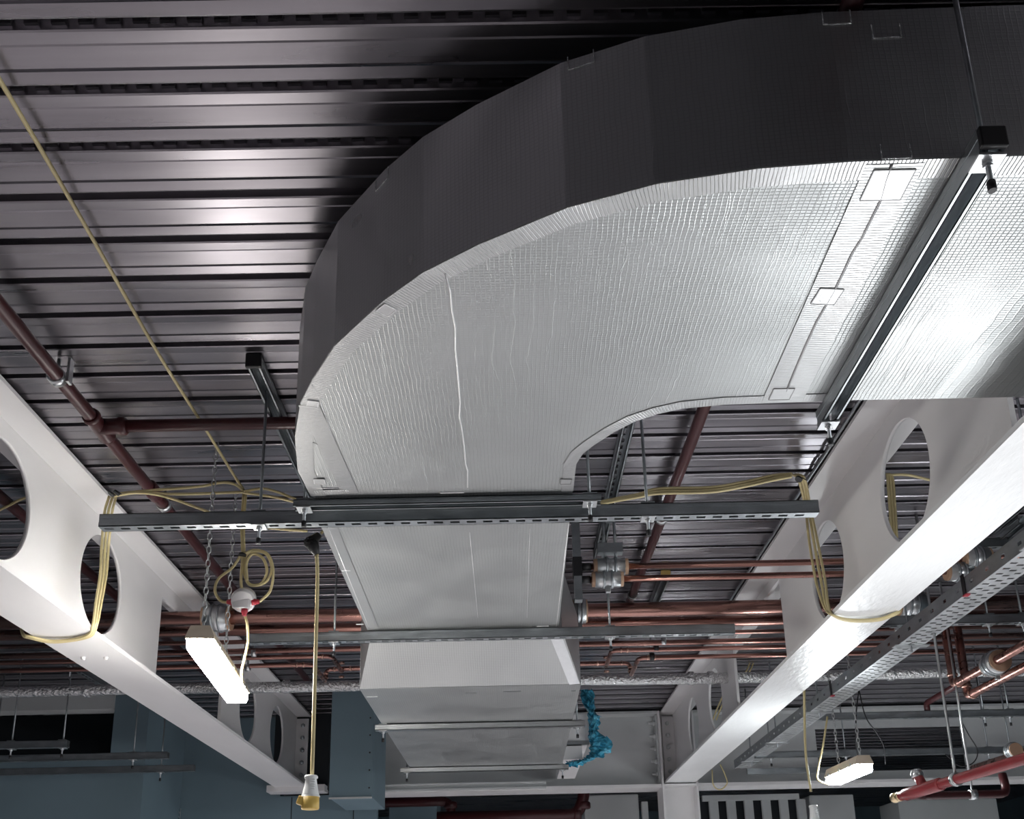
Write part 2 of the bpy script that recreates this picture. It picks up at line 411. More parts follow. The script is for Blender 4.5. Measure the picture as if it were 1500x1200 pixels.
duct = thing('air_duct', 'large silver foil insulated duct curving overhead and running away', 'duct', (-.1, 2., ZD))
OUT = [(1.06, 1.352), (.60, 1.362), (.446, 1.374), (.275, 1.406), (.124, 1.460), (-.039, 1.554), (-.150, 1.632), (-.239, 1.719), (-.365, 1.874), (-.440, 2.010), (-.488, 2.111), (-.537, 2.279), (-.570, 2.472), (-.566, 2.632)]
INN = [(.205, 2.632), (.203, 2.463), (.218, 2.400), (.243, 2.355), (.290, 2.285), (.338, 2.232), (.392, 2.196), (.450, 2.172), (.549, 2.157), (.80, 2.149), (1.06, 2.150)]
u = UVB(); ring = OUT+INN
f = u.face([(x, y, ZD) for x, y in ring], ring); f = u.face([(x, y, ZDT) for x, y in ring[::-1]], ring[::-1]); f.material_index = 1
s_ = 0.
for (a, b) in zip(ring, ring[1:]+ring[:1]):
    w = (V(b)-V(a)).length
    u.face(((*a, ZD), (*b, ZD), (*b, ZDT), (*a, ZDT)), ((s_, 0), (s_+w, 0), (s_+w, .326), (s_, .326))).material_index = 1; s_ += w
u.build('elbow', [FOIL, FOILS], duct)
def rect(x0, x1, y, z0, z1): return [(x0, y, z0), (x1, y, z0), (x1, y, z1), (x0, y, z1)]
u = UVB()
A = [(1.06, 1.352, ZD), (1.06, 2.150, ZD), (1.06, 2.150, ZDT), (1.06, 1.352, ZDT)]; B = [(4.4, p[1]-.01, p[2]) for p in A]
for i in range(4):
    j = (i+1) % 4
    u.face((A[i], A[j], B[j], B[i]), [((p[0]*.5, p[1]) if i in (0, 2) else (p[0], p[2])) for p in (A[i], A[j], B[j], B[i])]).material_index = 0 if i == 0 else 1
u.build('branch_section', [FOIL, FOILS], duct)
loft('straight_section', rect(-.556, .204, 2.655, ZD, ZDT), rect(-.575, .222, 3.985, ZD, ZDT), duct, [FOIL, FOILS])
loft('offset_section', rect(-.575, .236, 3.99, ZD-.004, ZDT), rect(-.658, .326, 4.245, 1.072, 1.385), duct, [FOIL, FOILS])
loft('rear_section', rect(-.66, .328, 4.248, 1.070, 1.385), rect(-.645, .345, 6.42, 1.065, 1.385), duct, [FOIL, FOILS])
# taped edges: strips laid on the soffit along the outer and inner curve, and turned up on the side
def strip(path, w, z, up=False, name='foil_tape', closed=False):
    u = UVB(); P = [V((x, y, 0)) for x, y in path]; N = []
    for i in range(len(P)):
        d = (P[min(i+1, len(P)-1)]-P[max(i-1, 0)]).normalized(); N.append(V((d.y, -d.x, 0)))
    s_ = 0
    for i in range(len(P)-1):
        L_ = (P[i+1]-P[i]).length
        if up:
            a, b = P[i]-N[i]*.0015, P[i+1]-N[i+1]*.0015
            q = [(a.x, a.y, z), (b.x, b.y, z), (b.x, b.y, z+w), (a.x, a.y, z+w)]
        else:
            a, b, c, d = P[i]-N[i]*.001, P[i+1]-N[i+1]*.001, P[i+1]+N[i+1]*w, P[i]+N[i]*w
            q = [(p.x, p.y, z) for p in (a, b, c, d)]
        u.face(q, [(0, s_), (0, s_+L_), (w, s_+L_), (w, s_)]); s_ += L_
    return u.build(name, [TAPE], duct)
def dense(path, step=.03):
    out = []
    for a, b in zip(path, path[1:]):
        a, b = V(a), V(b); n = max(1, int((b-a).length/step))
        out += [tuple(a.lerp(b, k/n)) for k in range(n)]
    return out+[tuple(path[-1])]
strip(dense(OUT[::-1]), -.045, ZD-.002)
strip(dense(INN[::-1][1:]), -.035, ZD-.002)
strip(dense(OUT[::-1]), .03, ZD-.001, up=True)
def flat_strip(a, b, w, z, m=TAPE, name='foil_tape'):
    a, b = V((*a, z)), V((*b, z)); d = (b-a).normalized(); n = V((d.y, -d.x, 0))*w/2; u = UVB()
    L_ = (b-a).length; u.face((a-n, b-n, b+n, a+n), ((0, 0), (0, L_), (w, L_), (w, 0))); return u.build(name, [m], duct)
def xy(px, py, z=ZD): p = at(px, py, z=z); return (p.x, p.y)
# the taped joint between elbow and branch, with its patches, and other tape
flat_strip(xy(1312, 238), xy(1145, 588), .10, ZD-.0025)
flat_strip(xy(452, 592), xy(513, 722), .05, ZD-.0022)
flat_strip((-.55, 2.675), (-.56, 3.95), .05, ZD-.002)
flat_strip(xy(460, 721), xy(512, 719), .03, ZD-.0026)
for (px, py, w, a) in ((1300, 272, .072, .0), (1212, 435, .05, .1), (1145, 578, .05, 0), (566, 455, .03, .75), (458, 592, .026, .3), (468, 706, .03, .1), (829, 706, .03, .05)):
    p = at(px, py, z=ZD-.004); R_ = M.Rotation(a, 3, 'Z')
    pt_ = MB().box((p.x, p.y, ZD-.0030), (w, w, .002), rot=R_, bev=.0008).build('tape_patch', PATCH, duct)
    mb = MB()
    for dx, dy, sx, sy in ((0, .5, 1, .03), (0, -.5, 1, .03), (.5, 0, .03, 1), (-.5, 0, .03, 1)):
        c = R_ @ V((dx*w, dy*w, 0)); mb.box((p.x+c.x, p.y+c.y, ZD-.0035), (max(sx*w, .0022), max(sy*w, .0022), .002), rot=R_)
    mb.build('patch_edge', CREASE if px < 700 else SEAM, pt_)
# the seam in the joint and the long crease across the elbow
def line(pts, r, m, name, z=ZD):
    q = [at(x, y, z=z-.001) for x, y in pts]
    MB().tube(q, r, 6).build(name, m, duct)
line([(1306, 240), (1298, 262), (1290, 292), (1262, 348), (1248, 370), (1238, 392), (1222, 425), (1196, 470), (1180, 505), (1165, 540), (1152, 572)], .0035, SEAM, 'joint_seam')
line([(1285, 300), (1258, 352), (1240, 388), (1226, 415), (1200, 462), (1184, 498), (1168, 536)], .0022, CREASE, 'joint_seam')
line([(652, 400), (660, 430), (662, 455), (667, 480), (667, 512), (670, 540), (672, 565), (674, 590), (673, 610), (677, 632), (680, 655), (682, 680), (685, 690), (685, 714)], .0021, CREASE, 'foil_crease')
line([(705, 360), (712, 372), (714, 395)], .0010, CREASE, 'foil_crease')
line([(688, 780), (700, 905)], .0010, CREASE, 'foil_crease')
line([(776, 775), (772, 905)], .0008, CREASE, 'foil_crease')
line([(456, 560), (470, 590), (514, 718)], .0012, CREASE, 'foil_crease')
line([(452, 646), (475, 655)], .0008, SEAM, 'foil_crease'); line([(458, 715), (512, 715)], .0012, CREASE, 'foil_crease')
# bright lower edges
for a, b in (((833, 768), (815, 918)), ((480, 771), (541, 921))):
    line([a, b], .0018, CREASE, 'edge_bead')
def offp(px, py):      # a point on the sloping offset face
    A0, B0 = V((0, 3.99, ZD-.004)), V((0, 4.245, 1.072)); n = V((0, -(B0.z-A0.z), B0.y-A0.y)); R = at(px, py, y=1.); k = A0.dot(n)/R.dot(n); return R*k
mb = MB(); a, b, c, d = offp(806, 934), offp(824, 934), offp(849, 1001), offp(834, 1003); q = [mb.bm.verts.new(p-V((0, .002, .002))) for p in (a, b, c, d)]; mb.bm.faces.new(q); mb.build('foil_tape', GALVL, duct)
for px, py, w in ((578, 928, .05), (672, 926, .05), (795, 918, .05), (507, 836, .03), (662, 722, .07), (527, 915, .03)):
    p = at(px, py, z=ZD-.002); MB().box((p.x, p.y, ZD-.0012), (w, .006, .003)).build('tape_tab', CREASE, duct)
for px, py, w in ((750, 1014, .08), (690, 1016, .05), (840, 1013, .02), (545, 1022, .05), (620, 1086, .16), (755, 1082, .1)):
    p = at(px, py, z=1.066); MB().box((p.x, p.y, 1.068), (w, .006, .003)).build('tape_tab', GALVL, duct)
def side_tab(px, py, k, w=.05, h=.03):
    """a small square tape tab on facet k of the elbow's outer side"""
    a, b = V((*OUT[k], 0)), V((*OUT[k+1], 0)); d = (b-a).normalized(); n = V((-d.y, d.x, 0)); R = at(px, py, y=1.); q = R*(a.dot(n)/R.dot(n))
    mb = MB(); s_ = n if n.y < 0 else -n; rot = M((d, n, V((0, 0, 1)))).transposed()
    for dx, dz, sx, sz in ((0, -.5, 1, 0), (.5, 0, 0, 1), (-.5, 0, 0, 1)):
        mb.box(q+d*dx*w+V((0, 0, dz*h))+s_*.001, (max(sx*w, .0018), .0016, max(sz*h, .0018)), rot=rot)
    mb.build('tape_tab', FOILP, duct)
for a in ((851, 88, 3), (1225, 26, 0), (1298, 46, 0), (1312, 222, 0), (560, 262, 7)): side_tab(*a)

# ------------------------------------------------------------------ channel hangers
def channel_mesh(L_, w, h, slots, open_down):
    """C channel along local X, from 0 to L_, its top at z = 0"""
    t = .0025; mb = MB(); lip = w*.23
    def zz(a): return -a if open_down else -h+a    # distance from the slotted back
    # sides, each with a pressed groove
    for s in (-1, 1):
        y = s*w/2
        for a, b, dy in ((0, h*.35, 0), (h*.35, h*.65, -.0012*s), (h*.65, h, 0)):
            z0, z1 = sorted((zz(a), zz(b)))
            mb.b((0, min(y, y-s*t)+dy, z0), (L_, max(y, y-s*t)+dy, z1))
        z0, z1 = sorted((zz(h), zz(h-t))); y0, y1 = sorted((y, y-s*lip)); mb.b((0, y0, z0), (L_, y1, z1))
        z0, z1 = sorted((zz(h), zz(h-.007))); y0, y1 = sorted((y-s*lip, y-s*(lip-t))); mb.b((0, y0, z0), (L_, y1, z1))
    z0, z1 = sorted((zz(0), zz(t)))
    if slots:
        p, sl, sw = .05, .028, .013; n = int(L_/p)
        mb.b((0, -w/2, z0), (L_, -sw/2, z1)); mb.b((0, sw/2, z0), (L_, w/2, z1))
        x = 0
        for k in range(n):
            a = k*p+(p-sl)/2; mb.b((x, -sw/2, z0), (a, sw/2, z1)); x = a+sl
        mb.b((x, -sw/2, z0), (L_, sw/2, z1))
    else: mb.b((0, -w/2, z0), (L_, w/2, z1))
    return mb
def rod(p0, p1, parent, r=.0048, m=None):
    p0, p1 = V(p0), V(p1); n = max(2, int((p1-p0).length/.006)) if (p1-p0).length < .2 else 2
    return MB().tube([p0, p1], r, 8).build('threaded_rod', m or GALV, parent)
def hanger(a, b, label, rods, w=.041, h=.041, slots=True, open_down=False, ztop=ZC+.0, plate=True, caps=False, group=None, m=None, cat='hanger', tail=.055):
    """a, b: the ends of the channel's top centre line; rods: distances along it"""
    a, b = V(a), V(b); d = (b-a); L_ = d.length; d.normalize(); ang = math.atan2(d.y, d.x)
    t = thing('trapeze_hanger' if rods else 'ceiling_channel', label, cat, a, group)
    mb = channel_mesh(L_, w, h, slots, open_down)
    R = M.Translation(a) @ M.Rotation(ang, 4, 'Z')
    bmesh.ops.transform(mb.bm, matrix=R, verts=mb.bm.verts[:])
    mb.build('channel', m or GALV, t)
    rz = M.Rotation(ang, 3, 'Z')
    for s in rods:
        p = a+d*s
        rd = rod((p.x, p.y, p.z-h-tail), (p.x, p.y, ztop), t)
        if plate:
            MB().box((p.x, p.y, p.z-h-.003), (.042, .046, .005), rot=rz, bev=.001).build('washer_plate', GALVL, t)
            MB().lathe([(0, .0095), (.009, .0095)], (p.x, p.y, p.z-h-.0055), (0, 0, -1), 6).build('nut', GALVL, rd)
            MB().lathe([(0, .0072), (.018, .0072)], (p.x, p.y, p.z-h-tail+.014), (0, 0, -1), 10).build('rod_cap', BLACK, rd)
            MB().box((p.x, p.y, p.z+.002), (.042, .042, .004), rot=rz).build('washer_plate', GALV, t)
    if caps:
        for q, sgn in ((a, -1), (b, 1)):
            c = q+d*sgn*.004; MB().box((c.x, c.y, c.z-h/2), (.012, w+.004, h+.004), rot=rz, bev=.003).build('end_cap', BLACK, t)
    return t
GH = None
# near channel crossing under the branch of the duct
hanger((.806, 1.300, ZD-.004), (.812, 2.205, ZD-.004), 'steel channel crossing under the right end of the silver duct, with black end cap', [.02, .885], h=.041, open_down=True, caps=False)
o = MB().box((.806, 1.292, ZD-.024), (.045, .012, .040), bev=.003).build('end_cap', BLACK, [q for q in bpy.data.objects if q.name.startswith('trapeze_hanger')][-1])
hanger((-.620, 2.668, ZD-.003), (.288, 2.668, ZD-.003), 'slim steel channel right under the foil duct where the elbow ends', [.03, .875], h=.021, open_down=True, slots=False)
p0, p1 = at(146, 752, y=2.735), at(1198, 729, y=2.735)
hanger((p0.x, 2.755, 1.252), (p1.x, 2.755, 1.254), 'long slotted steel channel spanning the bay just behind the slim channel', [at(381, 750, y=2.755).x-p0.x, at(948, 745, y=2.755).x-p0.x])
p0, p1 = at(365, 930, y=3.96), at(1075, 918, y=3.96)
hanger((p0.x, 3.96, 1.243), (p1.x, 3.96, 1.243), 'steel channel under the duct just before it steps down, below the copper pipes', [at(490, 925, y=3.96).x-p0.x, at(893, 915, y=3.96).x-p0.x])
p0, p1 = at(550, 1070, y=5.0), at(857, 1066, y=5.0)
hanger((p0.x, 5.0, 1.064), (p1.x, 5.0, 1.064), 'short bright channel under the middle of the lowered rear duct', [.04, p1.x-p0.x-.04], h=.03, slots=False, m=GALVL)
p0, p1 = at(587, 1136, y=6.35), at(833, 1130, y=6.35)
hanger((p0.x, 6.35, 1.062), (p1.x, 6.35, 1.062), 'short bright channel under the far end of the rear duct', [.04, p1.x-p0.x-.04], h=.03, slots=False, m=GALVL)
# channels fixed to the deck
def deckchan(x, y0, y1, label, endcap=True, cap=BLACK):
    t = hanger((x, y0, ZC-.002), (x, y1, ZC-.002), label, [], open_down=True, cat='channel')
    if endcap: MB().box((x, y0-.005, ZC-.024), (.047, .014, .046), bev=.003).build('end_cap', cap, t)
    return t
deckchan(-.735, 2.56, 3.75, 'dark steel channel fixed to the deck left of the duct, black end cap')
deckchan(.425, 2.30, 4.20, 'dark steel channel fixed to the deck right of the duct elbow')
deckchan(.775, 4.45, 4.95, 'short deck channel with yellow tape on its end, behind the copper pipes', True, TAPEY)
# brackets where rods meet the deck channel
# left bay hangers
for (xa_, xb, y, yy, lb) in ((-60, 100, 1091, 5.6, 'upper channel hanging in front of the dark opening on the left'), (-80, 247, 1108, 6.1, 'middle channel hanging in the left bay below the dark opening'), (-80, 285, 1127, 6.4, 'lowest channel hanging in the left bay against the plasterboard')):
    p0, p1 = at(xa_, y+8, y=yy), at(xb, y-3, y=yy); z = at(xb, y-6, y=yy).z
    hanger((p0.x, yy, z), (p1.x, yy, z), lb, [(.3), p1.x-p0.x-(.03 if y < 1100 else .22)])
# right bay hangers
for (xa_, xb, ya, yb, yy, rx, lb) in ((1250, 1640, 905, 902, 4.15, (1447, 1497), 'nearest channel across the right bay, in front of the copper drops'),
                                (1188, 1640, 1044, 1041, 5.9, (1441, 1478), 'middle channel across the right bay over the second lamp'),
                                (1105, 1640, 1098, 1096, 6.7, (1128, 1238, 1447, 1480), 'far channel across the right bay in front of the long opening')):
    p0, p1 = at(xa_, ya, y=yy), at(xb, yb, y=yy)
    z = at(1400, (ya+yb)/2-1, y=yy).z
    hanger((p0.x, yy, z), (p1.x, yy, z), lb, [at(q, ya, y=yy).x-p0.x for q in rx])

# ------------------------------------------------------------------ pipes
def pipe(name, pts, r, m, label, cat, bend=.05, group=None, n=16):
    o = MB().tube(fillet(pts, bend), r, n).build(name, m); return tag(o, label, cat, group)
ZR = 1.617
k = ZR/1.5
t = thing('red_pipe', 'dark red steel pipe under the deck on the left with a tee', 'pipe', (-1.31, 2.86, ZR))
XP, YT = -1.31, 2.855
MB().tube([(XP-.03, -2, ZR), (XP, YT, ZR), (XP+.015, 6.2, ZR)], .0215, 18).build('pipe', RED, t)
MB().tube([(XP, YT, ZR), (.05, YT, ZR)], .0205, 18).build('branch_pipe', RED, t)
MB().lathe([(-.075, .026), (-.060, .030), (-.05, .026), (.05, .026), (.060, .030), (.075, .026)], (XP, YT, ZR), (0, 1, 0)).lathe([(0, .026), (.06, .026), (.068, .030), (.085, .030), (.092, .022)], (XP, YT, ZR), (1, 0, 0)).build('tee_fitting', RED, t)
for yy in (3.34, 4.9): MB().lathe([(-.045, .024), (-.038, .029), (.038, .029), (.045, .024)], (XP+.004, yy, ZR), (0, 1, 0)).build('coupling', RED, t)
def ring_clip(c, axis, r, parent, w=.02, m=GALVL, drop=True, top=ZC-.003):
    c = V(c); g = parent
    MB().lathe([(-w/2, r), (-w/2, r+.004), (w/2, r+.004), (w/2, r)], c, axis).build('pipe_clip', m, g)
    if drop: MB().tube([c+V((0, 0, r)), (c.x, c.y, top)], .006, 8).build('clip_rod', GALV, g)
ring_clip((XP-.006, 2.56, ZR), (0, 1, 0), .0225, t, .03)
ring_clip((XP+.004, 3.46, ZR), (0, 1, 0), .0225, t, .025)
MB().b((XP+.025, 2.55, ZR-.02), (XP+.033, 2.575, ZC-.003)).build('hanger_bracket', GALVL, t)
t = thing('red_pipe', 'dark red steel pipe running over the duct to the right of its elbow', 'pipe', (.66, 2.6, ZR))
MB().tube([(.66, -1, ZR), (.65, 3.0, ZR), (.622, 5.4, ZR)], .0205, 18).build('pipe', RED, t)
ring_clip((.641, 3.68, ZR), (0, 1, 0), .0215, t, .03); ring_clip((.632, 4.62, ZR), (0, 1, 0), .0215, t, .02)

# copper
YC = 3.66
cz1, cz2 = at(1000, 828, y=YC).z, at(1000, 842, y=YC).z
cz1, cz2 = 1.403, 1.350
for z, lb, xx in ((cz1, 'upper of two thin copper pipes passing through the second hole of the right beam', 862), (cz2, 'lower of two thin copper pipes passing through the second hole of the right beam', 860)):
    t = thing('copper_pipe', lb, 'pipe', (.34, YC, z))
    x0 = at(xx, 840, y=YC).x
    MB().tube([(x0, YC, z), (4.5, YC, z+.01)], .0125, 16).build('pipe', COPPER, t)
    MB().lathe([(0, .016), (.04, .016)], (x0-.03, YC, z), (1, 0, 0), 12).build('end_cap', BLACK, t)
BIG = [('thick copper pipe crossing behind the duct step, uppermost and nearest', 4.62, at(865, 895, y=4.62).z, .036), ('second thick copper pipe just below and behind the uppermost one', 4.74, at(865, 914, y=4.74).z, .028),
       ('thin copper pipe under the two thick copper ones', 4.90, at(1100, 926, y=4.90).z, .0115)]
for lb, yy, z, r in BIG:
    tag(MB().tube([(-5.5, yy, z+.004), (5.5, yy, z)], r, 22).build('copper_pipe', COPPER), lb, 'pipe')
# three lower pipes; two of them step back and rise over the rear duct
y1_ = 5.02; z1_ = at(1000, 941, y=y1_).z
tag(MB().tube([(-5.5, y1_, z1_), (5.5, y1_, z1_)], .015, 16).build('copper_pipe', COPPER), 'straight copper pipe, topmost of the lower three crossing behind the duct', 'pipe')
def stepped(px_r, py_r, px_far, py_far, px_l, yy, lx, lb, r=.0125):
    z = at(px_r, py_r, y=yy).z
    yb = 5.40 if py_far < 995 else 5.52; zu = max(at((px_l), 972, y=yb).z, 1.44)
    xr, xl = at(px_r, py_r, y=yy).x, at(lx[0], lx[1], y=yy).x
    t = thing('copper_pipe', lb, 'pipe', (xr, yy, z))
    mbp = MB().tube(fillet([(5.5, yy, z), (xr, yy, z), (xr, yb, z), (xr, yb, zu), (xl, yb, zu), (xl, yb, z), (xl, yy, z), (-5.5, yy, z)], .045), r, 16)
    pp = mbp.build('pipe', COPPER, t)
    for x, s in ((xr, 1), (xl, -1)):
        for q in ((x+s*.05, yy, z, (1, 0, 0)), (x+s*.085, yy, z, (1, 0, 0)), (x, yb, z+.05, (0, 0, 1)), (x, yb, zu-.05, (0, 0, 1)), (x-s*.05, yb, zu, (1, 0, 0))):
            MB().lathe([(-.006, r+.0008), (-.004, r+.003), (.004, r+.003), (.006, r+.0008)], q[:3], q[3], 14).build('soldered_joint', SOLDER, pp)
    return t
stepped(896, 953, 877, 990, 873, 5.08, (486, 963), 'middle copper pipe of the lower three, bent back and up over the duct')
stepped(936, 964, 913, 1000, 906, 5.14, (458, 978), 'lowest copper pipe of the lower three, bent back and up over the duct')
# bracket clips on the lower pipes
t = thing('pipe_bracket', 'twin pipe clips on drop rods right of the duct, on the lower copper pipes', 'bracket', at(957, 950, y=5.1))
for px, py, yy, zt_ in ((961, 949, 5.08, 1), (955, 962, 5.14, 1), (972, 940, 5.02, 1)):
    p = at(px, py, y=yy); MB().lathe([(-.012, .0125), (-.012, .021), (.012, .021), (.012, .0125)], p, (1, 0, 0), 14).build('pipe_clip', BLACK if py > 945 else GALVL, t)
    MB().tube([p+V((0, 0, .018)), (p.x, p.y, ZC)], .005, 8).build('threaded_rod', GALV, t)
t = thing('pipe_bracket', 'twin pipe clips behind the lit lamp, on the lower copper pipes', 'bracket', at(368, 970, y=5.1))
for px, py, yy in ((358, 964, 5.08), (363, 978, 5.14), (372, 957, 5.02)):
    p = at(px, py, y=yy); MB().lathe([(-.012, .0125), (-.012, .021), (.012, .021), (.012, .0125)], p, (1, 0, 0), 14).build('pipe_clip', GALVL, t)
    MB().tube([p+V((0, 0, .018)), (p.x, p.y, ZC)], .005, 8).build('threaded_rod', GALV, t)
yf = 5.62; zf = at(900, 996, y=yf).z
t = thing('insulated_pipe', 'foil wrapped pipe crossing behind the copper pipes', 'pipe', (0, yf, zf))
MB().tube([(-5.5+.4*i, yf, zf+.004*math.sin(i)) for i in range(28)], .033, 18).build('foil_jacket', FOILP, t)
for px in (1012, 1041, 130, 420, 1305): 
    p = at(px, 993, y=yf); MB().lathe([(-.02, .034), (-.014, .040), (.014, .040), (.02, .034)], (p.x, yf, zf), (1, 0, 0), 18).build('foil_band', FOILP, t)

def clamp(c, axis, r, w, label, inner=None):
    """insulated pipe support: block of insulation, metal shell, wire band"""
    c = V(c); ax = V(axis); t = thing('pipe_support', label, 'pipe support', c)
    MB().lathe([(-w*.62, r*.92), (w*.62, r*.92)], c, axis, 24).build('insulation_block', PHEN, t)
    MB().lathe([(-w/2, r*.9), (-w/2, r), (w/2, r), (w/2, r*.9)], c, axis, 24).build('metal_shell', GALVL, t)
    for s in (-.16, .16):
        q = c+ax*(w*s); MB().lathe([(-.005, r), (-.005, r+.005), (.005, r+.005), (.005, r)], q, axis, 24).build('clamp_band', GALV, t)
    MB().box(c+V((0, 0, -r-.012)), (.02, .02, .024), bev=.003).build('clamp_bolt', GALVL, t)
    return t
p = at(895, 835, y=YC); clamp((p.x, YC, cz1), (1, 0, 0), .035, .11, 'silver pipe support on the upper thin copper pipe right of the duct')
p = at(890, 848, y=YC); clamp((p.x, YC, cz2), (1, 0, 0), .033, .10, 'silver pipe support on the lower thin copper pipe right of the duct')
p = at(849, 897, y=4.62); clamp((p.x, 4.62, BIG[0][2]), (1, 0, 0), .062, .06, 'silver pipe support on thick copper pipe at the right side of the duct')
p = at(318, 915, y=4.62); clamp((p.x, 4.62, BIG[0][2]), (1, 0, 0), .068, .11, 'silver pipe support on thick copper pipe above the lit lamp')
p = at(1335, 890, y=4.62); clamp((p.x, 4.62, BIG[0][2]), (1, 0, 0), .062, .12, 'upper silver pipe support on thick copper pipe just right of the right beam')
p = at(1312, 914, y=4.74); clamp((p.x, 4.74, BIG[1][2]), (1, 0, 0), .05, .11, 'lower silver pipe support on thick copper pipe just right of the right beam')
p = at(1428, 818, y=YC); clamp((p.x, YC, cz1), (1, 0, 0), .05, .09, 'silver pipe support on upper thin copper pipe, right of the right beam')
p = at(1405, 832, y=YC); clamp((p.x, YC, cz2), (1, 0, 0), .036, .09, 'silver pipe support on lower thin copper pipe, right of the right beam')
# hanging frame over the thin copper pipes right of the duct
t = thing('pipe_hanger_frame', 'slotted bracket and rods holding the thin copper pipes right of the duct', 'hanger', (.43, YC, 1.5))
px_ = at(895, 835, y=YC).x
MB().b((px_-.05, YC-.02, cz1+.055), (px_+.05, YC+.02, cz1+.095)).build('channel', GALV, t)
for dx in (-.022, .022): MB().tube([(px_+dx, YC, cz1+.03), (px_+dx, YC, ZC)], .006, 8).build('threaded_rod', GALV, t)
MB().b((px_-.012, YC-.03, ZC-.10), (px_+.012, YC-.024, ZC)).build('bracket_plate', GALV, t)
p = at(850, 850, y=YC)
t = thing('channel_post', 'dark upright channel beside the duct at the capped ends of the thin copper pipes', 'channel', (p.x, YC, 1.4))
MB().b((p.x-.025, YC-.02, 1.26), (p.x+.005, YC+.02, ZC)).build('post', GALV, t); MB().b((p.x-.028, YC-.023, 1.36), (p.x+.008, YC+.023, 1.44)).build('end_cap', BLACK, t)

# ------------------------------------------------------------------ cable tray in the right bay
ZTR = 1.15
xt = at(1500, 806, z=ZTR).x
t = thing('cable_tray', 'perforated galvanised cable tray running along the right bay', 'cable tray', (xt, 2, ZTR))
ty0, ty1 = 1.0, at(1072, 1136, z=ZTR).y
ty1 = min(ty1, 7.2)
mb = MB(); wT = .11; n = int((ty1-ty0)/.05)
mb.b((xt, ty0, ZTR), (xt+.012, ty1, ZTR+.002)); mb.b((xt+wT-.012, ty0, ZTR), (xt+wT, ty1, ZTR+.002)); 
rows = [(.012, .036), (.044, .068), (.076, .098)]
for a, b in ((.036, .044), (.068, .076)): mb.b((xt+a, ty0, ZTR), (xt+b, ty1, ZTR+.002))
for i in range(n):
    y = ty0+i*.05
    for j, (a, b) in enumerate(rows):
        o_ = (.02 if j == 1 else 0.0); mb.b((xt+a, y+o_, ZTR), (xt+b, y+o_+.036, ZTR+.002))
mb.build('tray_base', TRAYM, t)
for sx, nm in ((0, 'side_rail'), (wT, 'side_rail')):
    mb = MB(); x = xt+sx; h = .062
    mb.b((x-.001, ty0, ZTR), (x+.001, ty1, ZTR+.024)); mb.b((x-.001, ty0, ZTR+.038), (x+.001, ty1, ZTR+h))
    y = ty0
    while y < ty1-.12:
        mb.b((x-.001, y, ZTR+.024), (x+.001, y+.09, ZTR+.038)); y += .115
    mb.b((x-.001, y, ZTR+.024), (x+.001, ty1, ZTR+.038))
    mb.build(nm, GALV, t)
for yy in (2.9, 4.0, 5.3, 6.2, 6.9):
    MB().tube([(xt+wT/2, yy, ZTR-.03), (xt+wT/2, yy, ZC)], .005, 8).build('threaded_rod', GALV, t)
    MB().b((xt-.02, yy-.02, ZTR-.006), (xt+wT+.02, yy+.02, ZTR-.001)).build('support_bracket', GALVL, t)
for yy in (3.35, 4.9):
    MB().b((xt-.004, yy-.012, ZTR), (xt-.001, yy+.012, ZTR+.075)).build('coupler', BLACK, t); MB().b((xt-.006, yy-.012, ZTR-.006), (xt+.012, yy+.012, ZTR-.001)).build('coupler', REDP, t)
# perforated channel and angle at the tray's far end
tag(MB().b((xt+.02, 6.9, 1.06), (xt+.75, 6.93, 1.10)).build('steel_angle', GALV), 'short perforated angle at the far end of the cable tray', 'angle')

# ------------------------------------------------------------------ yellow cables
RC = .0052
def cable(pts, label, group=None, r=RC, m=None, name='power_cable', cat='cable', k=6):
    o = MB().tube(smooth(pts, k), r, 8).build(name, m or YEL); return tag(o, label, cat, group)
def A(px, py, z=None, y=None, x=None): return at(px, py, z=z, y=y, x=x)
tie1 = A(357, 718, y=3.3)
cable([A(-40, 60, z=1.655), A(0, 118, z=1.655), A(120, 322, z=1.655), A(230, 515, z=1.655), A(300, 627, z=1.652), A(340, 692, z=1.64), A(357, 718, y=3.3)], 'yellow cable running diagonally under the deck from the upper left corner')
for i, ps in enumerate(([(167, 724), (215, 719), (290, 713), (325, 707), (345, 710), (357, 720)], [(168, 726), (200, 721), (260, 724), (357, 721)], [(166, 727), (200, 722), (240, 727), (300, 748), (340, 766), (400, 774), (450, 778)])):
    cable([A(x, y, y=3.2) for x, y in ps], ('highest yellow cable of the three between the left beam and the tied bundle', 'middle yellow cable of the three between the left beam and the tied bundle', 'lowest yellow cable of the three, dipping behind the long channel to the black splitter')[i])
for i, ps in enumerate(([(357, 720), (385, 716), (410, 722), (440, 733), (500, 742), (560, 748)], [(357, 722), (400, 728), (440, 737), (500, 746), (560, 752)])):
    cable([A(x, y, y=3.25) for x, y in ps], ('upper yellow cable going from the tied bundle behind the duct', 'lower yellow cable going from the tied bundle behind the duct')[i])
for i, dx in enumerate((0, 5, 10)):
    cable([A(160+dx, 727, z=1.63), A(153+dx*1.1, 752, z=1.56), A(149+dx, 800, x=-1.51), A(147+dx*.9, 840, x=-1.505), A(140+dx*.8, 885, x=-1.503), A(136+dx*.6, 915, x=-1.502), A(130+dx*.4, 929+i, z=1.096), A(110, 936+i, z=1.09), A(75, 939+i, z=1.085), A(45, 933+i, z=1.092), A(34, 929+i, z=1.105), A(30, 915, z=1.16)],
          'yellow cable of the bundle looped under the left beam', 'cables looped under the left beam')
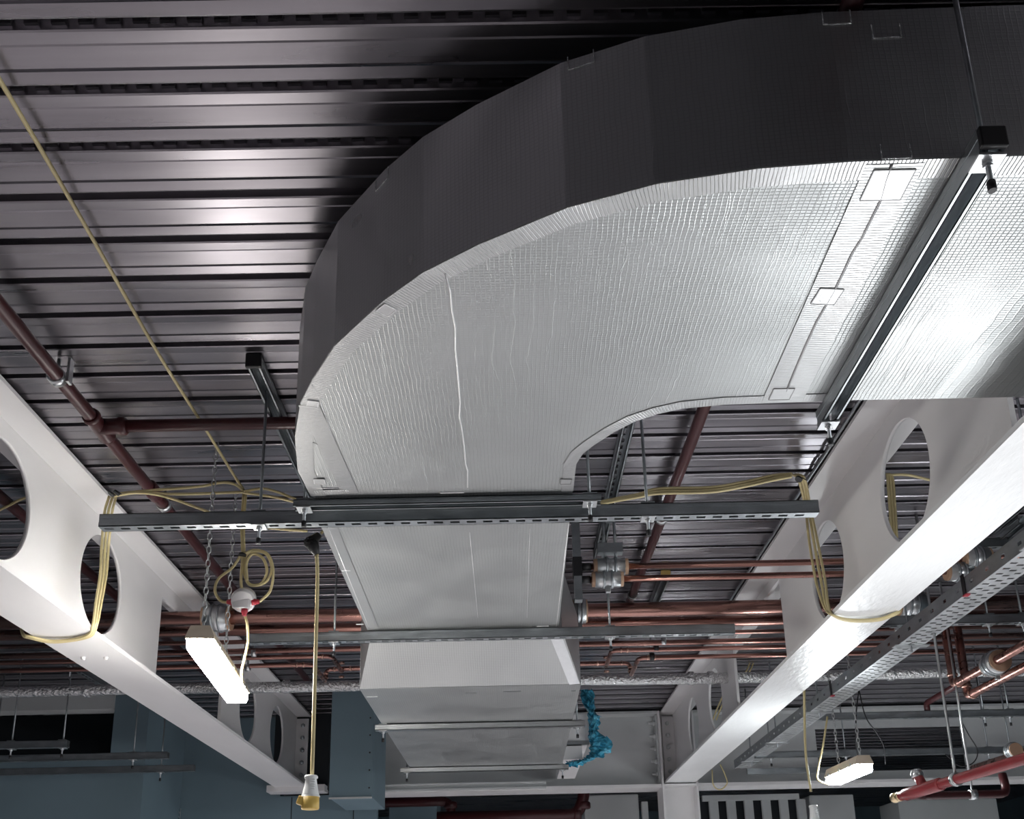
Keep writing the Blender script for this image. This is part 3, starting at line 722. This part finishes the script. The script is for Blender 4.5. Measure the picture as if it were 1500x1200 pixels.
for i, dx in enumerate((0, 5, 9)):
    cable([A(1160+dx, 695, z=1.64), A(1170+dx, 703, z=1.60), A(1180+dx*.8, 745, x=1.185), A(1185+dx*1.3, 790, x=1.183), A(1195+dx*1.5, 850, x=1.182), A(1207+dx*.7, 888, x=1.181), A(1219+dx*.4, 901+i, z=1.095), A(1245, 908+i, z=1.09), A(1285, 907+i, z=1.088), A(1310, 899+i, z=1.092), A(1318, 893+i, z=1.11), A(1320, 880, z=1.16)],
          'yellow cable of the bundle looped under the right beam', 'cables looped under the right beam')
for i, dy in enumerate((0, 4, 7)):
    cable([A(800, 752+dy, y=3.0), A(880, 735+dy*.5, y=3.0), A(935, 724+dy*.6, y=3.0), A(965, 716+dy, y=3.0), A(1040, 714+dy, y=3.0), A(1090, 706+dy, y=3.0), A(1130, 697+dy, y=3.0), A(1160, 694+dy*.6, y=2.98)],
          'yellow cable of the run from the duct to the right beam', 'cables from the duct to the right beam')
# behind the right hand beam, seen through its first hole
for i, dx in enumerate((0, 4, 8)):
    cable([A(1299+dx*.4, 694, y=3.4), A(1300+dx, 703, y=3.4), A(1303+dx, 740, y=3.4), A(1306+dx, 790, y=3.4), A(1310+dx, 850, y=3.45)], 'yellow cable hanging behind the first hole of the right beam', 'cables behind the first hole of the right beam')
cable([A(1299, 696, y=3.4), A(1330, 696, y=3.4), A(1365, 704, y=3.4), A(1420, 715, y=3.4)], 'yellow cable seen crossing the first hole of the right beam')
cable([A(-10, 752, y=3.4), A(10, 742, y=3.4), A(30, 732, y=3.4), A(60, 722, y=3.3)], 'yellow cable seen in the leftmost hole of the left beam')
for i, dx in enumerate((0, 5)):
    cable([A(1100+dx, 968, y=6.2), A(1090+dx, 988, y=6.2), A(1065+dx, 1010, y=6.3), A(1052+dx, 1035, y=6.3), A(1044+dx, 1055, y=6.3)], 'thin yellow cable behind the far holes of the right beam', 'cables behind the far holes of the right beam')
cable([A(1178, 1005, y=4.6), A(1180, 1100, y=4.6), A(1188, 1160, y=4.6)], 'yellow drop cable hanging below the right beam to a connector', r=.0058)
cable([A(1043, 1128, y=7.2), A(1045, 1150, y=7.2), A(1055, 1157, y=7.2), A(1065, 1148, y=7.2), A(1062, 1135, y=7.2), A(1055, 1120, y=7.2)], 'small yellow cable loop beside the column top', r=.005)
# black cable ties
for px, py, yy, lb in ((357, 720, 3.28, 'black cable tie on the bundle above the white junction box'), (163, 724, 3.15, 'black cable tie on the bundle at the left beam'), (171, 722, 3.15, 'second black cable tie on the bundle at the left beam'), (1170, 702, 2.95, 'black cable tie on the bundle at the right beam')):
    p = A(px, py, y=yy); tag(MB().lathe([(-.003, .0125), (.003, .0125)], p, (.5, .2, .8), 12).tube([p+V((.008, -.01, 0)), p+V((.022, -.014, -.012))], .0018, 6).build('cable_tie', BLACK), lb, 'cable tie')

# coil of cable with the junction box
YJ = 3.3
pb = A(357, 880, y=YJ)
t = thing('junction_box', 'white round junction box with red glands hanging by the lit lamp', 'junction box', pb)
MB().lathe([(-.038, .034), (-.034, .040), (.012, .040), (.012, .044), (.02, .044), (.022, .041), (.034, .040), (.037, .036)], pb+V((0, 0, .004)), (.12, -.85, -.5), 24).build('body', WPL, t)
MB().box(pb+V((0, -.03, -.022)), (.062, .012, .034), bev=.005).build('lid', WPL, t)
for px, py, d in ((355, 869, (0, -.2, 1)), (338, 882, (-1, 0, .1)), (374, 882, (1, 0, .1)), (358, 897, (0, 0, -1))):
    p = A(px, py, y=YJ-.02); MB().lathe([(-.012, .011), (0, .012), (.004, .009), (.012, .0085), (.014, .006)], p, d, 12).build('gland', REDP, t)
cable([A(357, 722, y=YJ), A(354, 770, y=YJ), A(355, 815, y=YJ), A(353, 850, y=YJ-.01), A(355, 868, y=YJ-.02)], 'straight yellow cable dropping to the top of the junction box')
cable([A(360, 722, y=YJ), A(357, 770, y=YJ), A(358, 815, y=YJ), A(361, 850, y=YJ), A(372, 858, y=YJ), A(390, 852, y=YJ), A(398, 832, y=YJ), A(390, 812, y=YJ), A(372, 808, y=YJ), A(360, 815, y=YJ), A(358, 840, y=YJ), A(366, 856, y=YJ), A(382, 855, y=YJ), A(391, 838, y=YJ), A(385, 818, y=YJ), A(370, 812, y=YJ), A(361, 825, y=YJ-.01), A(362, 850, y=YJ-.02)], 'yellow cable coiled in loops above the junction box')
cable([A(356, 813, y=YJ-.01), A(372, 806, y=YJ), A(392, 812, y=YJ), A(400, 835, y=YJ), A(396, 865, y=YJ), A(380, 882, y=YJ)], 'yellow cable curving round to the right gland of the junction box')
cable([A(353, 813, y=YJ), A(340, 832, y=YJ), A(320, 848, y=YJ), A(315, 866, y=YJ), A(323, 880, y=YJ), A(335, 883, y=YJ-.01)], 'yellow cable curving round to the left gland of the junction box')
p = A(355, 813, y=YJ-.01); tag(MB().lathe([(-.004, .014), (.004, .014)], p, (.2, .1, 1), 12).build('cable_tie', BLACK), 'black cable tie holding the coil above the junction box', 'cable tie')
cable([A(358, 899, y=YJ), A(362, 915, y=YJ), A(363, 940, y=3.35), A(358, 965, y=3.4), A(354, 985, y=3.5), A(355, 1012, y=3.75)], 'yellow cable from the junction box down to the lit lamp')
# black splitter and the drop cable with its connector
YD = 3.05
p = A(456, 795, y=YD)
mb = MB(); 
for px, py, r0, r1 in ((446, 796, .016, .011), (468, 783, .016, .011), (464, 813, .018, .010)):
    q = A(px, py, y=YD); mb.tube([p, p.lerp(q, .55), q], [.024, r0, r1], 12)
mb.sphere(p, .023, 14, (1.1, .8, 1))
tag(mb.build('cable_splitter', BLACK), 'black three way cable splitter hanging beside the duct', 'splitter')
cable([A(470, 782, y=YD), A(476, 774, y=YD), A(466, 770, y=YD), A(430, 768, y=YD)], 'yellow cable looping out of the top of the black splitter')
cable([A(464, 812, y=YD), A(465, 850, y=YD), A(463, 930, y=YD), A(460, 1040, y=YD), A(457, 1140, y=YD)], 'yellow drop cable hanging left of the duct from the black splitter', r=.0062)
def connector(px, pt, pbm, yy, label, yellow=True):
    a, b = A(px, pt, y=yy), A(px-1, pbm, y=yy); h = (a-b).length; ax = V((0, 0, -1))
    t = thing('plug_connector', label, 'plug', b)
    MB().lathe([(0, .018), (.004, .021), (.009, .021), (.012, .017), (h*.35, .021), (h*.55, .0265), (h*.62, .028)], a, ax, 20).build('grip', CLR, t)
    sb = MB().lathe([(h*.58, .027), (h*.95, .028), (h, .026)], a, ax, 20).build('socket_body', YELP if yellow else WPL, t)
    MB().box(a+ax*h*.75+V((-.028, -.008, 0)), (.02, .024, h*.26), rot=M.Rotation(.35, 3, 'Y'), bev=.004).build('hinged_lid', YELP if yellow else WPL, sb)
    for s in range(5): MB().box(a+ax*(h*.15+s*h*.07)+V((.008, -.0215, 0)), (.016, .006, .003)).build('rib', CLR, t)
    MB().lathe([(-h*.03, .0295), (h*.0, .0295)], a+ax*h*.64, ax, 20).build('collar', CLR, t)
connector(456, 1136, 1186, YD, 'clear and yellow plug connector at the end of the left drop cable')
connector(1191, 1180, 1225, 4.6, 'pale plug connector at the end of the drop cable under the right beam', False)

# ------------------------------------------------------------------ batten lamps on chains
def chain(p0, p1, parent, r=.0022, link=.03):
    p0, p1 = V(p0), V(p1); d = (p1-p0); L_ = d.length; d.normalize(); n = int(L_/(link*.8)); mb = MB()
    s = V((1, 0, 0)); w = d.cross(s).normalized(); s = w.cross(d).normalized()
    for i in range(n):
        c = p0+d*((i+.5)*L_/n); e = s if i % 2 else w
        mb.tube([c+d*(link*.5*math.cos(a))+e*(link*.24*math.sin(a)) for a in [2*PI*k/8 for k in range(8)]], r, 5, closed=True)
    mb.build('hanging_chain', GALVL, parent)
def lamp(a, b, w, label, chains, dm, capm):
    """a, b: ends of the bottom centre line of the batten"""
    a, b = V(a), V(b); d = (b-a).normalized(); L_ = (b-a).length; sd = d.cross(V((0, 0, 1))).normalized(); up = sd.cross(d)
    t = thing('batten_lamp', label, 'lamp', (a+b)/2)
    R = M((d, sd, up)).transposed()
    def sec(prof, x0, x1, name, m):
        mb = MB(); A_ = [mb.bm.verts.new(a+d*x0+sd*p+up*q) for p, q in prof]; B_ = [mb.bm.verts.new(a+d*x1+sd*p+up*q) for p, q in prof]; n = len(prof)
        for i in range(n): mb.bm.faces.new((A_[i], A_[(i+1) % n], B_[(i+1) % n], B_[i]))
        mb.bm.faces.new(A_); mb.bm.faces.new(B_[::-1]); return mb.build(name, m, t)
    h = w
    sec([(-w*.42, 0), (-w*.5, h*.15), (-w*.5, h*.48), (w*.5, h*.48), (w*.5, h*.15), (w*.42, 0)], .01, L_-.01, 'diffuser', dm)
    sec([(-w*.54, h*.48), (-w*.54, h*.56), (-w*.36, h*1.0), (w*.36, h*1.0), (w*.54, h*.56), (w*.54, h*.48)], 0, L_, 'housing', capm)
    for s in (.15, .5, .85):
        for q in (-1, 1): MB().box(a+d*L_*s+sd*q*w*.53+up*h*.5, (.02, .008, .022), rot=R).build('clip', GALVL, t)
    for (f, top) in chains:
        chain(a+d*L_*f+up*h, top, t)
    return t
la, lb_ = A(291, 953, z=.905), A(347, 1031, z=.905)
def ctop(p): return V((p.x, p.y, ZC))
L1 = lamp(la, lb_, .085, 'lit batten lamp hanging on chains beside the left beam', [(.06, ctop(la.lerp(lb_, .06))), (.6, ctop(la.lerp(lb_, .6)))], LAMPM, BEIGE)
yy2 = 5.2
la, lb_ = A(1268, 1131, y=4.9), A(1222, 1160, y=5.35); lb_.z = la.z
L2 = lamp(la, lb_, .085, 'lit batten lamp hanging on chains in the right bay', [(.1, ctop(la.lerp(lb_, .1))), (.75, ctop(la.lerp(lb_, .75)))], LAMPM2, BEIGE)
cable([A(1212, 1050, y=5.2), A(1206, 1090, y=5.2), A(1198, 1130, y=5.2), A(1199, 1143, y=5.2), A(1215, 1150, y=5.2)], 'yellow cable curving down to the lamp in the right bay')
for i, ps in enumerate(([(1258, 1010), (1254, 1050), (1254, 1090), (1258, 1115)], [(1258, 1010), (1268, 1050), (1285, 1075), (1295, 1095), (1297, 1120)])):
    cable([A(x, y, y=5.5) for x, y in ps], ('straight thin black cable hanging behind the lamp in the right bay', 'curved thin black cable hanging behind the lamp in the right bay')[i], r=.0035, m=BLACK)
cable([A(1400, 1040, y=5.9), A(1418, 1075, y=5.9), A(1432, 1100, y=5.9), A(1425, 1118, y=5.9), A(1405, 1122, y=5.9), A(1385, 1105, y=5.9)], 'thin black cable loop hanging by the right end of the long opening', r=.0035, m=BLACK)

# ------------------------------------------------------------------ copper drops and red pipes, right bay
YR = 4.75
for i, (px, pt, pbm, ex, ey) in enumerate(((1383, 905, 1003, 1560, 905), (1404, 905, 1020, 1580, 935))):
    a, b = A(px, pt, y=YR), A(px+14, pbm, y=YR)
    a.x = b.x; a.z = 1.60
    e = A(ex, ey, z=b.z)
    t = thing('copper_pipe', ('left hand copper drop pipe turning toward the viewer in the right bay', 'right hand copper drop pipe turning toward the viewer in the right bay')[i], 'pipe', b)
    MB().tube(fillet([a, b, (b.x+.03, 2.0, b.z)], .03), .021, 16).build('pipe', COPPER, t)
    for q, ax in ((b+V((0, 0, .05)), (0, 0, 1)), (b+V((0, -.05, 0)), (0, 1, 0))):
        MB().lathe([(-.008, .022), (-.005, .026), (.005, .026), (.008, .022)], q, ax, 14).build('soldered_joint', SOLDER, t)
    q = A((1452, 1503)[i], (972, 962)[i], z=b.z); clamp((b.x+.02, q.y, b.z), (0, 1, 0), .055, .09, ('pipe support with brown insulation on the left hand copper drop pipe', 'pipe support with brown insulation on the right hand copper drop pipe')[i])
yq = 4.3
pe = A(1308, 1170, y=yq); 
t = thing('red_pipe', 'red valve pipe with brass end hanging low in the right bay', 'pipe', pe)
pn = A(1500, 1112, z=pe.z+.02)
dd = (pn-pe).normalized()
MB().tube([pe+dd*.06, pe+dd*.5, pe+dd*2.5], .021, 16).build('pipe', REDB, t)
MB().lathe([(0, .016), (.01, .022), (.03, .022), (.034, .017), (.05, .017), (.055, .022), (.07, .022)], pe, dd, 14).build('brass_end', BRASS, t)
MB().lathe([(.1, .022), (.11, .027), (.36, .027), (.37, .022)], pe, dd, 16).build('coupling', REDB, t)
br = pe+dd*.25
MB().tube([br, br+V((-.01, .03, .06))], .02, 14).build('outlet', REDB, t); MB().lathe([(0, .024), (.02, .026), (.035, .02)], br+V((-.01, .03, .05)), (0, .2, 1), 14).build('valve_cap', GALVL, t)
pz = A(1345, 1170, y=4.75)
pr0, pr1 = A(1350, 1166, y=4.7), A(1476, 1163, y=4.7); pr1.z = pr0.z
MB().tube(fillet([pe+dd*.1, pr0, pr1, pr1+V((0, .02, .10))], .04), .0195, 16).build('side_pipe', RED, t)
for q, ztop in ((pe+dd*.47, 1.6),):
    MB().lathe([(-.01, .022), (-.01, .027), (.01, .027), (.01, .022)], q, dd, 16).build('pipe_clip', GALVL, t)
    MB().tube([q+V((0, 0, .02)), q+V((0, 0, .06)), (q.x, q.y, ZC)], .006, 8).build('threaded_rod', GALVL, t)
q = A(1425, 1165, y=4.7); MB().lathe([(-.016, .02), (-.016, .025), (.016, .025), (.016, .02)], (q.x, pr0.y, pr0.z), (1, 0, 0), 16).build('pipe_clip', GALVL, t)
MB().tube([(q.x, pr0.y, pr0.z+.02), (q.x, pr0.y, ZC)], .006, 8).build('threaded_rod', GALVL, t)
q0, q1 = A(1425, 1125, y=5.6), A(1560, 1082, z=A(1425, 1125, y=5.6).z)
t = thing('copper_pipe', 'thin copper pipe above the red valve pipe in the right bay', 'pipe', q0)
MB().tube([q0, q0+(q1-q0)*1.2], .017, 12).build('pipe', COPPER, t)
q = A(1484, 1100, z=q0.z); clamp(q, (q1-q0).normalized(), .04, .05, 'small pipe support with brown insulation above the red valve pipe')
q0, q1 = A(1357, 1030, y=5.9), A(1400, 1005, y=5.5)
tag(MB().tube(fillet([q0+V((0, 0, -.05)), q0, q1], .03), .018, 14).build('red_pipe', RED), 'short dark red pipe elbow hanging behind the copper drops', 'pipe')

# ------------------------------------------------------------------ rear details
# hanging boxed bulkhead
xb0, xb1 = A(484, 1100, y=6.6).x, A(546, 1100, y=6.6).x; zb0 = A(510, 1168, y=6.6).z
t = thing('bulkhead_box', 'dark blue grey plasterboard box hanging left of the rear duct', 'bulkhead', (xb0, 6.6, zb0))
MB().b((xb0, 6.6, zb0), (xb1, 7.3, ZC-.002)).build('boarding', BOARD, t)
MB().b((xb0, 6.592, zb0-.012), (xb1, 6.60, zb0)).build('edge_bead', GREYP, t)
for i in range(6): MB().sphere((xb1-.02, 6.6, zb0+.06+i*.12), .006, 8).build('screw_head', BLACK, t)
# bright plate and dark column behind the left beam end
p0, p1 = A(396, 1158, y=7.42), A(480, 1150, y=7.42)
tag(MB().b((p0.x, 7.30, p0.z-.03), (p1.x, 7.44, p0.z+.02)).build('steel_plate', WHITE), 'white steel plate under the far end of the left beam', 'plate')
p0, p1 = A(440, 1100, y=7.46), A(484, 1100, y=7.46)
tag(MB().b((XL-.16, 7.41, 1.09), (p1.x, 7.49, ZC-.002)).build('steel_post', DARK), 'dark shaded post at the far end of the left beam', 'post')  # shade at the beam end is put into the post's colour
# white duct end and the blue wrap
y9 = 6.55
a, b = A(830, 1047, y=y9), A(862, 1112, y=y9)
t = thing('duct_spigot', 'white end of another duct beside the rear duct, wrapped in blue film', 'duct', a)
MB().b((.36, y9, b.z+.10), (b.x, 7.45, a.z)).build('body', WHITE, t); MB().b((.355, y9-.01, b.z+.10), (b.x+.01, y9+.03, b.z+.125)).build('flange', GALV, t); MB().b((.36, y9, b.z), (b.x-.04, 7.4, b.z+.09)).build('lower_body', WHITE, t)
def wrap(outer, inner, y0, label):
    mb = MB(); rows = []
    def dens(ps, k=4):
        q = smooth([(a, b, 0) for a, b in ps], k); return [(p.x, p.y) for p in q]
    outer, inner = dens(outer), dens(inner); n = len(outer)
    for k in range(8):
        f_ = k/7; row = []
        for i, (o_, i_) in enumerate(zip(outer, inner)):
            jag = random.uniform(-4, 4) if k == 0 else random.uniform(-1.5, 1.5)
            px, py = o_[0]*(1-f_)+i_[0]*f_+jag, o_[1]*(1-f_)+i_[1]*f_+jag*.6
            p = A(px, py, y=y0-.05*math.sin(f_*PI)+random.uniform(-.025, .025)); row.append(mb.bm.verts.new(p))
        rows.append(row)
    for r0, r1 in zip(rows, rows[1:]):
        for i in range(n-1): mb.bm.faces.new((r0[i], r0[i+1], r1[i+1], r1[i]))
    o = mb.build('plastic_wrap', BLUE); s = o.modifiers.new('solid', 'SOLIDIFY'); s.thickness = .003
    return tag(o, label, 'plastic wrap')
wrap([(868, 1010), (874, 1030), (872, 1045), (880, 1050), (878, 1062), (876, 1072), (884, 1078), (893, 1082), (894, 1098), (884, 1108), (872, 1112), (858, 1118), (845, 1122), (835, 1124), (828, 1122)],
     [(850, 1010), (852, 1025), (860, 1040), (862, 1052), (862, 1065), (862, 1078), (864, 1088), (864, 1095), (864, 1100), (862, 1106), (858, 1110), (852, 1113), (845, 1114), (838, 1115), (830, 1116)], y9-.02, 'crumpled blue plastic film around the duct end right of the rear duct')
# beyond the rear beam: red pipe, louvred screen, far duct
y0 = 8.6
t = thing('red_pipe', 'dark red pipe with bends beyond the rear beam, low in the middle', 'pipe', A(700, 1190, y=y0))
a, b, c, d = A(560, 1176, y=y0), A(657, 1174, y=y0), A(664, 1196, y=y0), A(664, 1230, y=y0)
MB().tube(fillet([a+V((-.3, 0, 0)), b, (b.x+.03, y0, b.z-.12), (b.x+.03, y0, b.z-.5)], .06), .042, 16).build('pipe', RED, t)
a, b = A(640, 1198, y=y0-.2), A(845, 1195, y=y0-.2); e = A(862, 1165, y=y0-.2)
MB().tube(fillet([a, (b.x, y0-.2, a.z), (b.x+.06, y0-.2, a.z+.12), (b.x+.08, y0-.2, 1.3)], .09), .05, 16).build('pipe', RED, t)
for q, ax in (((A(660, 1180, y=y0)), (0, 0, 1)), (A(855, 1180, y=y0-.2), (0, 0, 1)), (A(846, 1193, y=y0-.2), (1, 0, 0))):
    MB().lathe([(-.03, .05), (-.02, .058), (.02, .058), (.03, .05)], q, ax, 16).build('coupling', RED, t)
y0 = 9.0
t = thing('louvre_screen', 'grey vertical louvre screen seen under the rear beam right of the column', 'screen', A(1100, 1200, y=y0))
x0_, x1_ = A(1030, 1180, y=y0).x, A(1172, 1180, y=y0).x; zt_ = A(1100, 1164, y=y0).z
MB().b((x0_, y0, zt_-.05), (x1_, y0+.05, zt_)).build('head_rail', GREYP, t)
for i in range(6):
    x = x0_+.10+(x1_-x0_-.05)*i/5.2; MB().box((x, y0+.03, zt_-.55), (.09, .02, 1.0), rot=M.Rotation(.35, 3, 'Z')).build('blade', GREYP, t)
MB().b((x0_, y0+.14, zt_-1.1), (x1_, y0+.15, zt_)).build('backing', DARK, t)
y0 = 9.4
for (xa_, xb_, pt, m, lb) in ((1185, 1250, 1165, GREYP, 'pale far panel below the lamp in the right bay'), (1315, 1460, 1172, BOARDL, 'pale far box behind the red valve pipe'), (570, 640, 1170, BOARD, 'blue far board under the rear beam on the left'), (855, 935, 1165, GREYP, 'pale far frame between the red bend and the column')):
    a, b = A(xa_, pt, y=y0), A(xb_, pt, y=y0)
    tag(MB().b((a.x, y0, -1.0), (b.x, y0+.5, a.z), bev=.01).build('far_panel', m), lb, 'panel')
a, b = A(940, 1175, y=8.2), A(960, 1175, y=8.2)
tag(MB().b((a.x, 8.2, -1.2), (a.x+.05, 8.26, 1.05)).build('wall_stud', GREYP), 'pale upright stud behind the column on its left', 'stud')
# perforated wall stud of the left wall
p = A(256, 1170, y=7.45)
t = thing('wall_stud', 'perforated galvanised stud standing against the left plasterboard', 'stud', (p.x, 7.46, -1.6))
for dx in (-.028, .028):
    mb = MB(); x = p.x+dx; mb.b((x-.018, 7.47, -1.6), (x-.014, 7.475, .98)); mb.b((x+.014, 7.47, -1.6), (x+.018, 7.475, .98)); z = -.2
    while z < .96: 
        mb.box((x, 7.472, z), (.036, .005, .012), rot=M.Rotation(.6, 3, 'Y')); z += .035
    mb.build('flange', GALVL, t)
# small steel bracket under the left beam, and bolts seen in its soffit
for px, py in ((122, 963), (155, 963)):
    p = A(px, py, z=ZB); tag(MB().lathe([(0, .009), (.008, .008), (.012, .005)], p, (0, 0, -1), 10).build('bolt_head', WHITE), 'small white bolt head under the left beam', 'bolt', 'bolts under the left beam')
# conduit along the top flange of the right beam
cond = [(.5*(1.31-.125)+.5*1.19-.012, 1.5+.3*i, ZT+.003-.004*(i % 2)) for i in range(16)]
tag(MB().tube([(1.176, 1.5+.25*i, ZT-.002+.003*math.sin(i*1.7)) for i in range(16)], .006, 8).build('thin_cable', GALV), 'thin grey cable clipped along the top edge of the right beam', 'cable')

# channels and a pipe in the neighbouring bays
def soffit_channel(p, q, z, label, w=.041):
    a, b = A(*p, z=z), A(*q, z=z); return hanger((a.x, a.y, z+.041), (a.x, b.y, z+.041), label, [], open_down=True, cat='channel')
soffit_channel((1500, 740), (1449, 786), ZC-.045, 'upper of two dark channels on the deck right of the right beam')
soffit_channel((1500, 768), (1460, 795), ZC-.06, 'lower of two dark channels on the deck right of the right beam')
a, b = A(1430, 800, z=1.60), A(1520, 793, z=1.60)
hanger((a.x, a.y, 1.63), (a.x+1.2, a.y, 1.63), 'dark cross channel below the deck above the tray in the right bay', [], cat='channel')
a, b = A(98, 974, z=1.56), A(158, 1010, z=1.56)
hanger((a.x, a.y, 1.60), (a.x, b.y, 1.60), 'thin channel in the left bay just below the edge of the left beam', [.05, b.y-a.y-.05], cat='channel', plate=False)
p = A(15, 740, z=ZR)
tag(MB().tube([(p.x, -1, ZR), (p.x, 6.3, ZR)], .021, 14).build('red_pipe', RED), 'dark pipe in the left bay, seen through the holes of the left beam', 'pipe')

# ------------------------------------------------------------------ light
def area(name, loc, aim, size, energy, col, sy=None):
    l = bpy.data.lights.new(name, 'AREA'); l.energy = energy; l.color = col; l.size = size
    if sy: l.shape = 'RECTANGLE'; l.size_y = sy
    o = bpy.data.objects.new(name, l); COL.objects.link(o); o.location = loc
    o.rotation_euler = (V(aim)-V(loc)).to_track_quat('-Z', 'Y').to_euler(); return o
area('work_lamp', (-1.15, 3.8, .1), (.4, 2.4, 1.4), .4, 2.6, (1, .95, .88))
area('work_lamp', (1.5, 2.9, .1), (.6, 1.7, 1.3), .6, 7.5, (.97, .985, 1))
area('work_lamp', (2.5, 1.2, .1), (0.3, 2.0, 1.3), .4, 10, (.96, .98, 1))
def spot(loc, energy, col, ang=2.3):  # added unseen spots aimed at the floor, as bounce fill from below
    l = bpy.data.lights.new('floor_bounce_fill', 'SPOT'); l.energy = energy; l.color = col; l.spot_size = ang; l.spot_blend = .8; l.shadow_soft_size = .12
    o = bpy.data.objects.new('floor_bounce_fill', l); COL.objects.link(o); o.location = loc
for x, y in ((-3.4, 4.6), (-.8, 4.6), (-3.4, 7.2), (-.8, 7.2)): spot((x, y, .30), 88, (1, .955, .97))
for x, y in ((1.4, 5.0), (3.6, 5.0), (1.4, 7.6), (3.6, 7.6)): spot((x, y, .30), 125, (.93, .985, 1))
for x, y, e in ((.3, 1.2, 26), (-2.4, .3, 80), (-4.2, .3, 60)): spot((x, y, -.1), e, (1, .97, .975))
w = bpy.data.worlds.new('world'); sc.world = w; w.use_nodes = True
w.node_tree.nodes['Background'].inputs['Color'].default_value = (.55, .62, .7, 1); w.node_tree.nodes['Background'].inputs['Strength'].default_value = .05
sc.view_settings.view_transform = 'Standard'; sc.view_settings.look = 'None'; sc.view_settings.gamma = 1
sc.view_settings.exposure = 0.75
